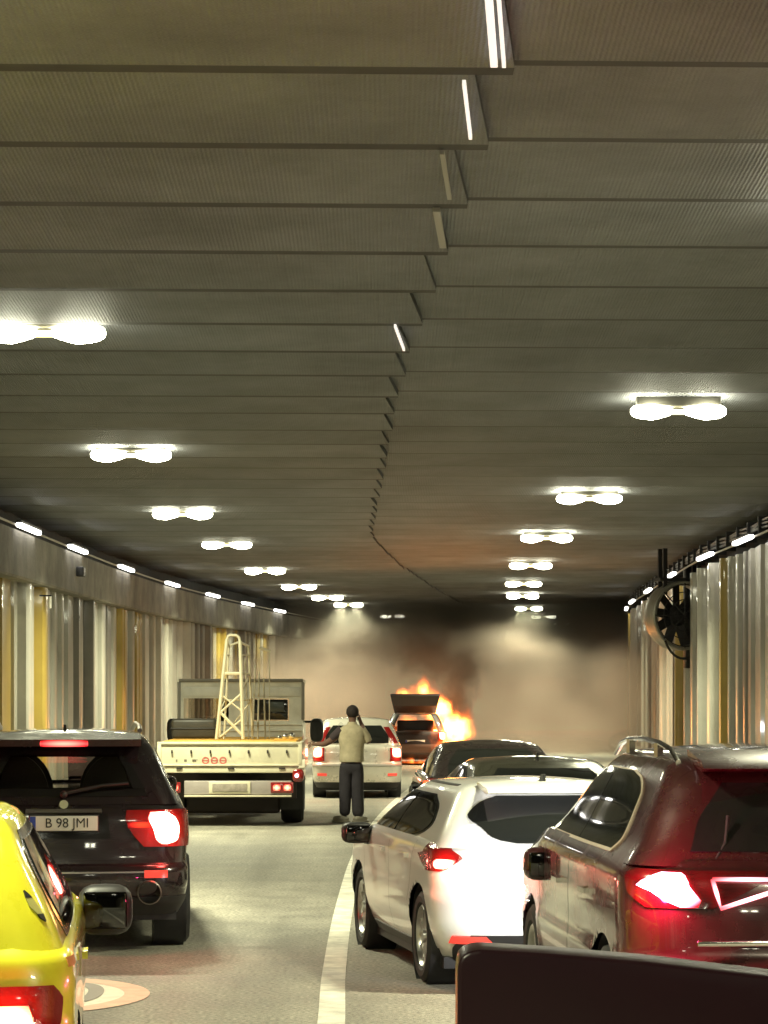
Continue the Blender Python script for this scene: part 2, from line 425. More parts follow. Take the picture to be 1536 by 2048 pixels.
for side in (-1, 1):
    mb = MB(); k0 = -18
    for k in range(k0, 66):
        ya, yb = 15.0 + 2.08 * k, 15.0 + 2.08 * (k + 1)
        if yb > Y1: break
        rr = random.Random(k * 2 + side); rise = .0 + rr.uniform(-.01, .012); sl = .10 + rr.uniform(-.015, .02)
        sm = lerp(SEAM, (ya + yb) / 2) + rr.uniform(-.025, .025); x0, x1 = sm - .085, sm + .085
        zoff = 0 if side < 0 else .055
        za, zb = ZC + sl + zoff + rise, ZC + zoff + rise                    # near edge high, far edge low
        def yy(x, y): return y + .035 * (x - .4) * max(0, 1 - max(0, y - 50) / 60)
        if side < 0: xs = ((lerp(LW, ya) - 1.2), x0), ((lerp(LW, yb) - 1.2), x1)
        else: xs = (x0 - .12, lerp(RW, ya) + 1.2), (x1 - .12, lerp(RW, yb) + 1.2)
        a, b = xs
        ye = yb - (.20 if side < 0 else .15)
        fa = [(a[0], yy(a[0], ya), za), (a[1], yy(a[1], ya), za), (b[1], yy(b[1], ye), zb), (b[0], yy(b[0], ye), zb)]
        mb.cur = 0; mb.add(fa, [(0, 1, 2, 3)])
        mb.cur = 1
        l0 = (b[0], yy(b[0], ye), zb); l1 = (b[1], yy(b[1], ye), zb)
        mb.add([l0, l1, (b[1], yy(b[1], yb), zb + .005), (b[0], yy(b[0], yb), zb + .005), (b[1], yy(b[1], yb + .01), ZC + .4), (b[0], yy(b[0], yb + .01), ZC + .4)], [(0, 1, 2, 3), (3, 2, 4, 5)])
        e = 1 if side < 0 else 0                                            # end board at the seam, in the same shade colour
        mb.add([fa[1 if side < 0 else 0], fa[2 if side < 0 else 3], (fa[2 if side < 0 else 3][0], fa[2][1], ZC + .4), (fa[1 if side < 0 else 0][0], fa[1][1], ZC + .4)], [(0, 1, 2, 3)])
    tag(mb.build('ceiling', [cm, lip_shade], None, 0, fixn=False), kind='structure')
tag(MB().box(-14, 24, Y0, Y1, ZC + .42, ZC + .7).build('roof_slab', mat('dark_concrete', (.05, .048, .042), .9, var=.3), None, 0), kind='structure')
tag(MB().box(-16, 24, Y1, Y1 + .5, -1, 7).build('tunnel_end', MATS['dark_concrete'], None, 0), kind='structure')
tag(MB().box(-16, 24, Y0 - .5, Y0, -1, 7).build('tunnel_end', mat('concrete_far', (.2, .19, .16), .9, var=.3), None, 0), kind='structure')

# strips in place of lit gaps along the seam, the bright ones self-glowing
strip_bright = mat('strip_gap_glow', (.8, .76, .72), .3, emit=(1., .93, .88), es=.9)
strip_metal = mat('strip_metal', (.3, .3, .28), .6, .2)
CS = 'strips in place of lit gaps along the ceiling seam'
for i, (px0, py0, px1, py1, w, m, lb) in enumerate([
        (974, -60, 988, 120, .038, strip_bright, 'brightest thick white glowing strip on the ceiling seam nearest the viewer'),
        (994, -60, 1008, 121, .02, strip_bright, 'slim pinkish white glowing strip right beside the thickest one on the seam'),
        (928, 156, 941, 266, .02, strip_bright, 'thin pale glowing strip on the second ceiling row of the seam'),
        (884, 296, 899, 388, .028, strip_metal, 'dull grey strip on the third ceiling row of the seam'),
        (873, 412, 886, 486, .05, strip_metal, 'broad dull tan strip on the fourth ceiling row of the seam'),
        (790, 646, 808, 694, .02, strip_bright, 'short thin pale glowing strip farthest along the ceiling seam')]):
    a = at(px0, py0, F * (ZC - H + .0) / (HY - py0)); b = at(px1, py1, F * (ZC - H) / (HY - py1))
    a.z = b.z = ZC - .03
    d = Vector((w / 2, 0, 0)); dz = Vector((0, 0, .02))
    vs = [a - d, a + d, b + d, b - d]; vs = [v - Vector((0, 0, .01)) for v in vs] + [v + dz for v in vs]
    tag(MB().add(vs, [(0, 1, 2, 3), (4, 7, 6, 5), (0, 4, 5, 1), (1, 5, 6, 2), (2, 6, 7, 3), (3, 7, 4, 0)]).build('seam_strip', m, None, 0), lb, 'cover strip', CS)

# ---------------- walls
wallw = mat('wall_enamel', (.42, .405, .35), .38, coat=.45, var=.16, vscale=.7, rvar=.1)
wally = mat('wall_yellow', (.42, .30, .065), .36, coat=.5, var=.12, vscale=.9, rvar=.08)
wallo = mat('wall_grey', (.2, .185, .16), .35, coat=.3, var=.2, vscale=.9, rvar=.1)
conc = mat('beam_concrete', (.17, .16, .13), .8, var=.45, vscale=1.1, bump=.4, bscale=14)
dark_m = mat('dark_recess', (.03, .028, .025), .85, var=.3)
def wall(side, tab, label, wtop, beam):
    t = thing('tunnel_wall', label, 'tunnel wall')
    rr = random.Random(5 + side)
    white = MB(); y = -20.0; k = 0
    sgn = -side                                      # direction towards the road
    while y < 135:
        pitch = rr.choice([.8, 1.0, 1.2, 1.5])
        x0, x1 = lerp(tab, y), lerp(tab, y + pitch)
        kind = rr.random()
        dep = rr.choice([.09, .15, .22])
        prof = [(0, 0), (.04, .0)]
        if kind < .36: # half-round rib
            for q in range(9):
                a = PI * q / 8; prof.append((.1 + .16 * (1 - math.cos(a)), dep * math.sin(a) ** .8))
            prof += [(.55, .0), (1, .0)]
        elif kind < .7:
            prof += [(.06, dep * .8), (.1, dep), (.4, dep), (.46, dep * .8), (.48, 0), (1, 0)]
        else:
            prof += [(.05, dep * .5), (.95, dep * .2), (1, 0)]
        G = []
        for (a, d) in prof:
            yy_ = y + a * pitch; xx = x0 + (x1 - x0) * a + sgn * d
            G.append([(xx, yy_, z) for z in (.0, 1.2, 2.4, 3.4, wtop)])
        tone = rr.random()
        yellow = tone < (.24 if side < 0 else .24)
        mb = MB() if yellow else white
        mb.cur = 0 if yellow else (1 if tone > .82 else 0)
        mb.grid(G, side > 0)
        if yellow and 44 < y < 128: mb.build('yellow_panel', wally, t, 40, fixn=False)
        elif yellow: white.cur = 2; white.grid(G, side > 0)
        y += pitch; k += 1
    white.build('cladding', [wallw, wallo, wally], t, 40, fixn=False)
    # kerb walkway at the foot
    G = []
    for yv in np.linspace(-20, 135, 70):
        x = lerp(tab, yv); G.append([(x + sgn * .95, yv, 0), (x + sgn * .93, yv, .16), (x + sgn * .88, yv, .18), (x, yv, .18)])
    MB().grid(G).build('walkway', conc, t, 30)
    if beam:
        G = []
        for yv in np.linspace(-20, 135, 120):
            x = lerp(tab, yv)
            G.append([(x - sgn * .3, yv, wtop - .02), (x + sgn * .33, yv, wtop - .02), (x + sgn * .36, yv, wtop + .02), (x + sgn * .36, yv, wtop + .82), (x + sgn * .30, yv, wtop + .84), (x - sgn * .5, yv, wtop + .86)])
        MB().grid(G).build('concrete_beam', conc, t, 25)
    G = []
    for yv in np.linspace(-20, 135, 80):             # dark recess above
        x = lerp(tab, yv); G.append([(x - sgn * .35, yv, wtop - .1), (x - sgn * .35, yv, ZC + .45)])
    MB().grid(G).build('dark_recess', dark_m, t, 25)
    mb = MB()                                         # conduit carrying the strip lamps
    off = sgn * (.37 if beam else .22)
    mb.tube([(lerp(tab, yv) + off, yv, H + 2.9) for yv in np.linspace(-20, 130, 150)], .022, 6)
    mb.build('conduit', mat('conduit', (.35, .33, .28), .5), t)
    if not beam:
        mb = MB(); 
        for j in range(3): mb.tube([(lerp(tab, yv) + sgn * .12, yv, H + 3.05 + j * .06 + .02 * math.sin(yv * 1.7 + j)) for yv in np.linspace(-20, 130, 170)], .03, 6)
        for yv in np.arange(40, 125, 1.7): mb.box(lerp(tab, yv) - .2, lerp(tab, yv) + .22, yv, yv + .05, H + 2.94, H + 3.26)
        mb.build('cable_tray', plastic, t)
    return t
wall(-1, LW, 'left tunnel wall with white and yellow ribbed panels under a concrete beam', H + 2.0, True)
wall(1, RW, 'right tunnel wall with white and yellow ribbed panels below a dark cable tray', H + 2.75, False)

# ---------------- wall strip lamps
tube_e = emis('tube_white', (1., .97, .9), 9.)
GL = 'small strip lamps along the left concrete beam'; GR = 'small strip lamps along the right cable tray'
ORD = ['first', 'second', 'third', 'fourth', 'fifth', 'sixth', 'seventh', 'eighth']
def strip(x, y, dx, lb, grp, ln=2.6):
    t = thing('strip_lamp', lb, 'strip lamp', (x, y, H + 2.9), math.atan2(-dx, 1), grp)
    MB().box(-.05, .05, -ln / 2, ln / 2, -.045, .03, .014).build('tube', tube_e, t)
    MB().box(-.05, .05, -ln / 2 - .04, ln / 2 + .04, .03, .07, .005).build('housing', plastic, t)
ly = [49.7, 57, 66, 76, 85, 93.5, 102]
for i, y in enumerate(ly):
    sl = (lerp(LW, y + 1) - lerp(LW, y - 1)) / 2
    strip(lerp(LW, y) + .44, y, sl, '%s strip lamp along the left concrete beam counting from the near end' % ORD[i], GL)
for i, y in enumerate([53.5, 60, 70, 81, 91, 99]):
    sl = (lerp(RW, y + 1) - lerp(RW, y - 1)) / 2
    strip(lerp(RW, y) - .3, y, sl, '%s strip lamp along the right cable tray counting from the near end' % ORD[i], GR)

# ---------------- twin floodlights on the ceiling
lamp_e = emis('lamp_lens', (1., .98, .74), 60.)
LAMPW = 600.
bar_e = emis('lamp_bar', (1., .9, .42), 3.)
def superoval(a, b, n=26, p=.8):
    return [(a * math.copysign(abs(math.cos(2 * PI * k / n)) ** p, math.cos(2 * PI * k / n)), b * math.copysign(abs(math.sin(2 * PI * k / n)) ** p, math.sin(2 * PI * k / n))) for k in range(n)]
def flood():
    t = thing('ceiling_lamp', 'x', 'ceiling lamp', (0, 0, 0))
    MB().box(-.50, .50, -.08, .08, -.05, .10, .03).box(-.05, .05, -.05, .05, .1, .25).build('housing', mat('lamp_housing', (.25, .24, .2), .5), t)
    for sg in (-1, 1):
        mb = MB(); G = []
        for a in np.linspace(0, PI, 15):                       # pod: fat outside, drawn out thin towards the middle
            u = -math.cos(a); xx = sg * (.30 + .27 * u * (1.0 if u > 0 else .95)); rr_ = .098 * math.sin(a) ** .75 * (1 - .5 * max(0, -u)) + .001
            G.append([(xx, rr_ * 1.25 * math.cos(2 * PI * k / 20), -.10 + rr_ * math.sin(2 * PI * k / 20)) for k in range(21)])
        mb.grid(G).build('lens', lamp_e, t, 60)
        l = bpy.data.lights.new('lamp_light', 'AREA'); l.shape = 'RECTANGLE'; l.size = .42; l.size_y = .2; l.energy = LAMPW / 2; l.color = (.98, .98, .66); l.spread = 2.34
        lo_ = bpy.data.objects.new('lamp_light', l); COL.objects.link(lo_); lo_.parent = t; lo_.location = (sg * .30, 0, -.25)
    MB().box(-.22, .22, -.05, .05, -.135, -.075, .02).build('centre_bar', bar_e, t)
    return t
proto = flood(); used = False
LL = [(-13.5, -3.0), (-.5, -3.0), (12.5, -3.02), (25.5, -3.15), (38.8, -3.57), (52, -3.81), (63, -3.6), (77, -3.33), (89, -2.75), (99.6, -2.05), (108, -1.4), (125, .4), (138, 2.2)]
RL = [(-8, 3.4), (5.7, 3.45), (19.2, 3.48), (32.7, 3.5), (47.7, 3.56), (60.2, 3.56), (73.7, 3.93), (86.5, 4.39), (98, 4.94), (113, 5.95), (126, 7.3), (139, 9)]
def place_flood(x, y, lb, grp, sl):
    global used
    o = proto if not used else copy_tree(proto); used = True
    o.location = (x, y, ZC + .05); o.rotation_euler = (0, 0, -sl); o['label'] = lb; o['group'] = grp
for tab, sd in ((LL, 'left'), (RL, 'right')):
    vis = 0
    for i, (y, x) in enumerate(tab):
        sl = (lerp(tab, y + 3) - lerp(tab, y - 3)) / 6 if 0 < i < len(tab) - 1 else 0
        inview = y > 22
        if inview:
            lb = ['largest and nearest twin lamp of the %s row under the ceiling', 'second twin lamp of the %s ceiling row from the near end', 'third twin lamp of the %s ceiling row from the near end',
                  'fourth twin lamp of the %s ceiling row from the near end', 'fifth twin lamp of the %s ceiling row from the near end', 'sixth twin lamp of the %s ceiling row, close to the smoke',
                  'seventh twin lamp of the %s ceiling row at the edge of the smoke', 'twin lamp glowing through the smoke, eighth of the %s ceiling row',
                  'ninth twin lamp of the %s ceiling row, deep inside the smoke', 'last twin lamp of the %s ceiling row, deepest in the smoke'][min(vis, 9)] % sd
            vis += 1
        else:
            lb = 'twin lamp of the %s ceiling row above and behind the viewer, number %s' % (sd, ORD[i])
        place_flood(x, y, lb, 'twin lamps in the %s ceiling row' % sd, sl)

# ---------------- jet fan on the right
fy = 66.0; fc = at(1352, 1232, fy); fr = .80
ft = thing('jet_fan', 'dark round ventilation fan hung beside the right tunnel wall', 'ventilation fan', tuple(fc), R(20)); ft.scale = (1, .55, 1)
MB().lathe([(-.9, fr), (-.86, fr + .03), (-.2, fr + .03), (.1, fr + .02), (.14, fr), (.1, fr - .05), (-.85, fr - .06), (-.9, fr)], 'y', 40).build('casing', mat('fan_casing', (.25, .24, .2), .45, .3, var=.25, vscale=3), ft)
MB().lathe([(-.4, .001), (-.38, .14), (-.2, .24), (.5, .26)], 'y', 24).build('hub', plastic, ft)
mb = MB()
for k in range(9):
    a = 2 * PI * k / 9; M = Matrix.Rotation(a, 4, 'Y') @ Matrix.Translation((0, .0, .48)) @ Matrix.Rotation(R(38), 4, 'Z')
    mb.box(-.13, .13, -.012, .012, -.26, .26, M=M)
mb.build('blades', plastic, ft)
mb = MB()
for r_ in (.2, .38, .56, .74): mb.tube([(r_ * math.cos(2 * PI * k / 28), -.88, r_ * math.sin(2 * PI * k / 28)) for k in range(29)], .012, 5)
for k in range(8): a = PI * k / 4; mb.tube([(0, -.88, 0), (.78 * math.cos(a), -.88, .78 * math.sin(a))], .016, 5)
mb.build('grille', plastic, ft)
mb = MB()
for sx in (-.45, .45):
    for yy_ in (-.6, -.1): mb.box(sx - .05, sx + .05, yy_ - .05, yy_ + .05, .5, 1.6)
mb.box(-.6, .6, -.7, 0., .82, .9)
mb.build('bracket', plastic, ft)
MB().box(.35, .75, .3, .6, -1.25, 1.2, .02).build('control_cabinet', plastic, ft)
MB().tube([(.55 * math.cos(a) - .05, -.95, -.25 + .78 * math.sin(a)) for a in np.linspace(-PI * .85, -PI * .1, 16)], .03, 6).build('cable', rubber, ft)
# small camera on the left beam
sc_ = thing('wall_sensor', 'small dark box with a bracket fixed to the left concrete beam', 'sensor', (lerp(LW, 57) + .36, 57.5, H + 2.45))
MB().box(0, .16, -.2, .2, -.1, .1, .02).build('case', plastic, sc_); MB().tube([(0, .3, .04), (.14, .3, -.08)], .03).build('bracket', plastic, sc_)
cl = thing('hanging_lamp', 'small pale tube hanging just under the left concrete beam', 'lamp', tuple(at(100, 1203, 53.5)))
MB().tube([(0, 0, -.13), (0, 0, .1)], .03, 10).build('tube', mat('pale_tube', (.8, .78, .7), .3), cl); MB().box(-.3, .03, -.02, .02, .1, .13).build('arm', plastic, cl)

# ------------------------------------------------------------------ cars
def brake(name, col, s):
    if name in MATS: return MATS[name]
    m = emis(name, col, s); nt = m.node_tree; e = nt.nodes['Emission']
    tc = nt.nodes.new('ShaderNodeTexCoord'); v = nt.nodes.new('ShaderNodeVectorMath'); v.operation = 'SUBTRACT'; v.inputs[1].default_value = (.5, .5, .5)
    l = nt.nodes.new('ShaderNodeVectorMath'); l.operation = 'LENGTH'; r = nt.nodes.new('ShaderNodeMapRange')
    r.inputs[1].default_value = .28; r.inputs[2].default_value = .78; r.inputs[3].default_value = 1; r.inputs[4].default_value = .02
    w = nt.nodes.new('ShaderNodeTexWave'); w.inputs['Scale'].default_value = 9; w.bands_direction = 'Z'
    mu = nt.nodes.new('ShaderNodeMath'); mu.operation = 'MULTIPLY_ADD'; mu.inputs[1].default_value = .3; mu.inputs[2].default_value = .7
    m2 = nt.nodes.new('ShaderNodeMath'); m2.operation = 'MULTIPLY'; m3 = nt.nodes.new('ShaderNodeMath'); m3.operation = 'MULTIPLY'; m3.inputs[1].default_value = s
    c = nt.nodes.new('ShaderNodeMixRGB'); c.inputs[1].default_value = (1, .02, .03, 1); c.inputs[2].default_value = (*col, 1)
    L = nt.links.new
    L(tc.outputs['Generated'], v.inputs[0]); L(v.outputs[0], l.inputs[0]); L(l.outputs['Value'], r.inputs[0]); L(tc.outputs['Generated'], w.inputs['Vector'])
    L(w.outputs[1], mu.inputs[0]); L(mu.outputs[0], m2.inputs[0]); L(r.outputs[0], m2.inputs[1]); L(m2.outputs[0], m3.inputs[0]); L(m3.outputs[0], e.inputs[1]); L(r.outputs[0], c.inputs[0]); L(c.outputs[0], e.inputs[0])
    return m
bl_red = brake('brake_red', (1., .05, .03), 14.); bl_hot = brake('brake_hot', (1., .42, .3), 60.); bl_soft = brake('tail_soft', (1., .06, .02), 2.2)
bl_amber = brake('tail_amber', (1., .2, .04), 5.)

# black SUV ---------------------------------------------------------
slope = lambda a, b, y0, y1: (lambda y: a if y < y0 else (b if y > y1 else a + (b - a) * (y - y0) / (y1 - y0)))
def hood(zb, zf, yc, L): return lambda y: zb - .02 * max(0, (1.2 - y)) if y < yc else zb + (zf - zb) * min(1, (y - yc) / (L - yc)) ** 1.4
suv_lo = Shell([(.30, .88, .12, 4.70), (.42, .94, .03, 4.80), (.56, .965, 0., 4.85), (.66, .965, .01, 4.85), (.70, .955, .07, 4.82), (.92, .965, .10, 4.80), (1.08, .955, .12, 4.76), (1.18, .915, .17, 4.7)], .26, .4, .10, .3, .01, hood(1.18, .92, 3.4, 4.7))
suv_gr = Shell([(1.15, .90, .16, 3.75), (1.30, .83, .24, 3.5), (1.50, .74, .36, 3.15), (1.62, .67, .45, 2.85), (1.67, .62, .52, 2.7), (1.70, .52, .62, 2.5), (1.715, .36, .85, 2.2)], .17, .3, .09, .25, .02, None)
def suv_hole(u0, u1, z0, z1, c):
    if c.y < .7 and max(abs(u0), abs(u1)) < .60 and z0 > 1.24 and z1 < 1.56: return True
    if c.y > 2.75 and z0 > 1.22 and z1 < 1.6: return True                      # windscreen
    if 0.75 < c.y < 2.9 and abs(c.x) > .5 and z0 > 1.24 and z1 < 1.56: return True
    return False
suv = make_car(dict(name='suv_car', cat='SUV', label='black SUV with white plate reading B 98 JMI and lit brake lights', x=-2.47, y=21.2, yaw=6.0,
    paint=paint('paint_black', (.016, .010, .012), .2, .25), lower=suv_lo, green=suv_gr, rw=.375, tw=.29, wheels=(.95, 3.88), hole=suv_hole,
    mirror=(3.15, 1.20, .72), antenna=(1.0, 1.705, .06), plate=(.085, 1.01, 'B 98 JMI'),
    patches=[
        dict(n='rear_window', on='gr', m=clear, both=False, off=.006, skirt=False, sp=[(1.27, -.58, .58), (1.40, -.575, .575), (1.53, -.55, .55)]),
        dict(n='window_surround', on='gr', m=gloss_black, both=False, off=.004, sp=[(1.21, -.68, .68), (1.28, -.67, .67)]),
        dict(n='window_surround', on='gr', m=gloss_black, both=False, off=.004, sp=[(1.52, -.60, .60), (1.585, -.58, .58)]),
        dict(n='window_surround', on='gr', m=gloss_black, off=.005, sp=[(1.27, .57, .68), (1.40, .565, .655), (1.53, .54, .62)]),
        dict(n='side_window', on='gr', m=clear, off=.006, skirt=False, sp=[(1.24, ('y', .8), ('y', 3.0)), (1.56, ('y', .8), ('y', 2.7))]),
        dict(n='windscreen', on='gr', m=clear, both=False, off=.004, skirt=False, nu=20, sp=[(1.22, suv_gr.T - .75, suv_gr.T + .75), (1.6, suv_gr.T - .7, suv_gr.T + .7)]) ,
        dict(n='bumper', on='lo', m=plastic, both=False, off=.012, nu=30, sp=[(.30, -1.1, 1.1), (.44, -1.15, 1.15)]),
        dict(n='chrome_trim', on='lo', m=mat('dull_chrome', (.35, .32, .3), .3, 1.), both=False, off=.008, nu=24, nv=3, sp=[(.625, -.62, .62), (.638, -.62, .62)]),
        dict(n='chrome_trim', on='lo', m=MATS['dull_chrome'], both=False, off=.014, nu=24, nv=3, sp=[(.405, -.5, .5), (.42, -.5, .5)]),
        dict(n='reflector', on='lo', m=mat('reflector_red_glow', (.6, .05, .04), .2, emit=(1, .08, .05), es=.6), off=.014, sp=[(.585, .62, .80), (.645, .62, .80)]),  # reflectors emit a little by themselves, imitating returned light
        dict(n='tail_light', on='lo', m=redlens, off=.014, nu=16, sp=[(.83, .62, 1.06), (.95, .52, 1.12), (1.06, .48, 1.12), (1.12, .50, 1.06)]),
        dict(n='brake_light', on='lo', m=bl_hot, off=.024, nu=12, nv=16, sp=[(.85, .76, .80), (.88, .72, .88), (.98, .69, .90), (1.06, .66, .87), (1.10, .68, .80)]),
        dict(n='tail_lamp_inner', on='lo', m=bl_soft, off=.022, nu=6, sp=[(.98, .50, .68), (1.03, .49, .66)]),
        dict(n='plate_recess', on='lo', m=gloss_black, both=False, off=.004, sp=[(.90, -.36, .36), (1.10, -.34, .34)]),
        dict(n='tailgate_handle', on='lo', m=MATS['dull_chrome'], both=False, off=.03, nv=3, sp=[(1.10, -.3, .3), (1.125, -.3, .3)]),
    ]))
MB().box(-.185, .185, .268, .31, 1.60, 1.645, .01).build('high_brake_light', brake('brake_pink', (1, .16, .1), 16), suv)
MB().prism([(.33, 1.60), (.30, 1.655), (.62, 1.70), (.62, 1.64)], -.60, .60, 'yz').build('spoiler', MATS['paint_black'], suv)
for nm, yq, xs_ in (('rear_seat', 1.1, (-.40, .40)), ('front_seat', 2.05, (-.38, .38))):
    for sx in xs_:
        pf = [(sx - .27, .7)] + [(sx - .27 * math.cos(a), 1.18 + .34 * math.sin(a)) for a in np.linspace(.1, PI - .1, 14)] + [(sx + .27, .7)]
        MB().prism(pf, yq, yq + .12, 'xz').build(nm, plastic, suv)
for sg in (-1, 1):
    mb = MB(); mb.lathe([(-.03, .085), (-.02, .095), (.2, .09)], 'y', 20, (sg * .66, .02, .475)); o = mb.build('exhaust', MATS['dull_chrome'], suv); 
    MB().tube([(sg * .60, .95, 1.715), (sg * .60, 1.1, 1.745), (sg * .585, 2.4, 1.755), (sg * .57, 2.7, 1.71)], .02).build('roof_rail', MATS['dull_chrome'], suv)
MB().lathe([(-.012, .001), (-.012, .034), (.03, .036)], 'y', 24, (0, .13, 1.155)).build('badge', mat('badge_grey', (.5, .5, .48), .25, .6), suv)
MB().tube([(.0, .165, 1.235), (.3, .195, 1.30), (.5, .215, 1.315)], .012).ball((0, .16, 1.23), .03).build('rear_wiper', plastic, suv)

# white hatchback ----------------------------------------------------
hat_lo = Shell([(.20, .80, .16, 4.2), (.32, .86, .05, 4.28), (.48, .90, 0., 4.33), (.62, .905, .0, 4.34), (.70, .90, .05, 4.32), (.86, .905, .10, 4.28), (.97, .89, .14, 4.22), (1.02, .85, .2, 4.15)], .34, .42, .14, .35, .015, hood(1.02, .78, 2.9, 4.2))
hat_gr = Shell([(.98, .86, .17, 3.45), (1.09, .80, .25, 3.2), (1.22, .72, .38, 2.9), (1.32, .655, .50, 2.62), (1.37, .61, .56, 2.5), (1.405, .52, .68, 2.3), (1.42, .36, .95, 2.0)], .22, .32, .12, .28, .02, None)
wh = mat('paint_white', (.84, .83, .80), .3, coat=1.)
foc = make_car(dict(name='hatchback_car', label='white hatchback with black wing mirror and lit tail lights, right of the lane line', x=1.27, y=18.6, yaw=9.6, scale=(1, 1, .985),
    paint=wh, lower=hat_lo, green=hat_gr, rw=.325, wheels=(.82, 3.45), mirror=(2.95, .95, .88), mirror_mat=plastic, antenna=(1.0, 1.42, .05), plate=(.085, .80, None), spokes=12,
    patches=[
        dict(n='rear_window', on='gr', m=glass, both=False, off=.007, nu=26, nv=16, sp=[(1.01, -.34, .34), (1.04, -.50, .50), (1.11, -.62, .62), (1.20, -.76, .76), (1.29, -.70, .70), (1.325, -.6, .6)]),
        dict(n='window_trim', on='gr', m=gloss_black, off=.004, nu=30, sp=[(1.0, ('y', 1.35), ('y', 3.25)), (1.05, ('y', 1.0), ('y', 3.1)), (1.13, ('y', .86), ('y', 2.92)), (1.24, ('y', 1.0), ('y', 2.68)), (1.315, ('y', 1.3), ('y', 2.42))]),
        dict(n='side_window', on='gr', m=glass, off=.009, nu=14, sp=[(1.02, ('y', 1.35), ('y', 2.0)), (1.06, ('y', 1.05), ('y', 2.0)), (1.13, ('y', .92), ('y', 1.98)), (1.23, ('y', 1.06), ('y', 1.95)), (1.30, ('y', 1.35), ('y', 1.9))]),
        dict(n='side_window', on='gr', m=glass, off=.009, nu=14, sp=[(1.02, ('y', 2.06), ('y', 3.18)), (1.11, ('y', 2.04), ('y', 2.93)), (1.23, ('y', 2.0), ('y', 2.66)), (1.30, ('y', 1.96), ('y', 2.42))]),
        dict(n='windscreen', on='gr', m=glass, both=False, off=.006, nu=20, sp=[(1.02, hat_gr.T - .7, hat_gr.T + .7), (1.32, hat_gr.T - .65, hat_gr.T + .65)]),
        dict(n='tail_light', on='lo', m=redlens, off=.012, nu=20, nv=14, curve=False, sp=[(.825, .90, 1.14), (.845, .84, 1.17), (.895, .76, 1.33), (.925, .72, 1.42), (.945, .74, 1.24), (.975, .80, 1.18), (1.012, .84, 1.10)]),
        dict(n='brake_light', on='lo', m=brake('brake_focus', (1., .30, .18), 40.), off=.02, nu=10, sp=[(.845, .86, .93), (.865, .80, .95), (.89, .78, .95), (.91, .76, .92)]),
        dict(n='diffuser', on='lo', m=plastic, both=False, off=.01, nu=30, sp=[(.20, -.9, .9), (.30, -.86, .86), (.39, -.7, .7)]),
        dict(n='reflector', on='lo', m=MATS['reflector_red_glow'], off=.016, sp=[(.335, .56, .88), (.385, .60, .84)]),
        dict(n='sill', on='lo', m=plastic, off=.008, nu=30, nv=4, sp=[(.20, ('y', 1.25), ('y', 3.0)), (.27, ('y', 1.25), ('y', 3.0))]),
        dict(n='door_seam', on='lo', m=mat('seam', (.12, .115, .11), .8), off=.0015, nu=3, nv=14, skirt=False, sp=[(.3, ('y', 1.99), ('y', 1.997)), (1.0, ('y', 1.97), ('y', 1.977))]),
        dict(n='door_seam', on='lo', m=MATS['seam'], off=.0015, nu=3, nv=14, skirt=False, sp=[(.3, ('y', 3.05), ('y', 3.057)), (1.0, ('y', 3.1), ('y', 3.107))]),
        dict(n='door_seam', on='lo', m=MATS['seam'], off=.0015, nu=3, nv=14, skirt=False, sp=[(.55, ('y', 1.22), ('y', 1.227)), (1.0, ('y', 1.0), ('y', 1.007))]),
        dict(n='door_handle', on='lo', m=wh, off=.03, nu=6, nv=4, sp=[(.86, ('y', 1.2), ('y', 1.4)), (.89, ('y', 1.2), ('y', 1.4))]),
        dict(n='door_handle', on='lo', m=wh, off=.03, nu=6, nv=4, sp=[(.85, ('y', 2.15), ('y', 2.35)), (.88, ('y', 2.15), ('y', 2.35))]),
        dict(n='roof_groove', on='gr', m=plastic, off=.002, nu=20, nv=3, sp=[(1.385, ('y', 1.0), ('y', 2.2)), (1.395, ('y', 1.0), ('y', 2.2))]),
        dict(n='tailgate_seam', on='lo', m=MATS['seam'], both=False, off=.002, nu=20, nv=3, skirt=False, sp=[(.655, -.7, .7), (.661, -.7, .7)]),
    ]))
MB().prism([(.44, 1.345), (.36, 1.355), (.42, 1.385), (.75, 1.422), (.75, 1.39)], -.50, .50, 'yz').build('spoiler', wh, foc)
MB().tube([(.0, .2, 1.03), (.25, .24, 1.10), (.42, .27, 1.12)], .011).build('rear_wiper', plastic, foc)
MB().lathe([(-.004, .001), (-.008, .045), (0, .05)], 'y', 20, (0, .11, .93)).build('badge', chrome, foc)

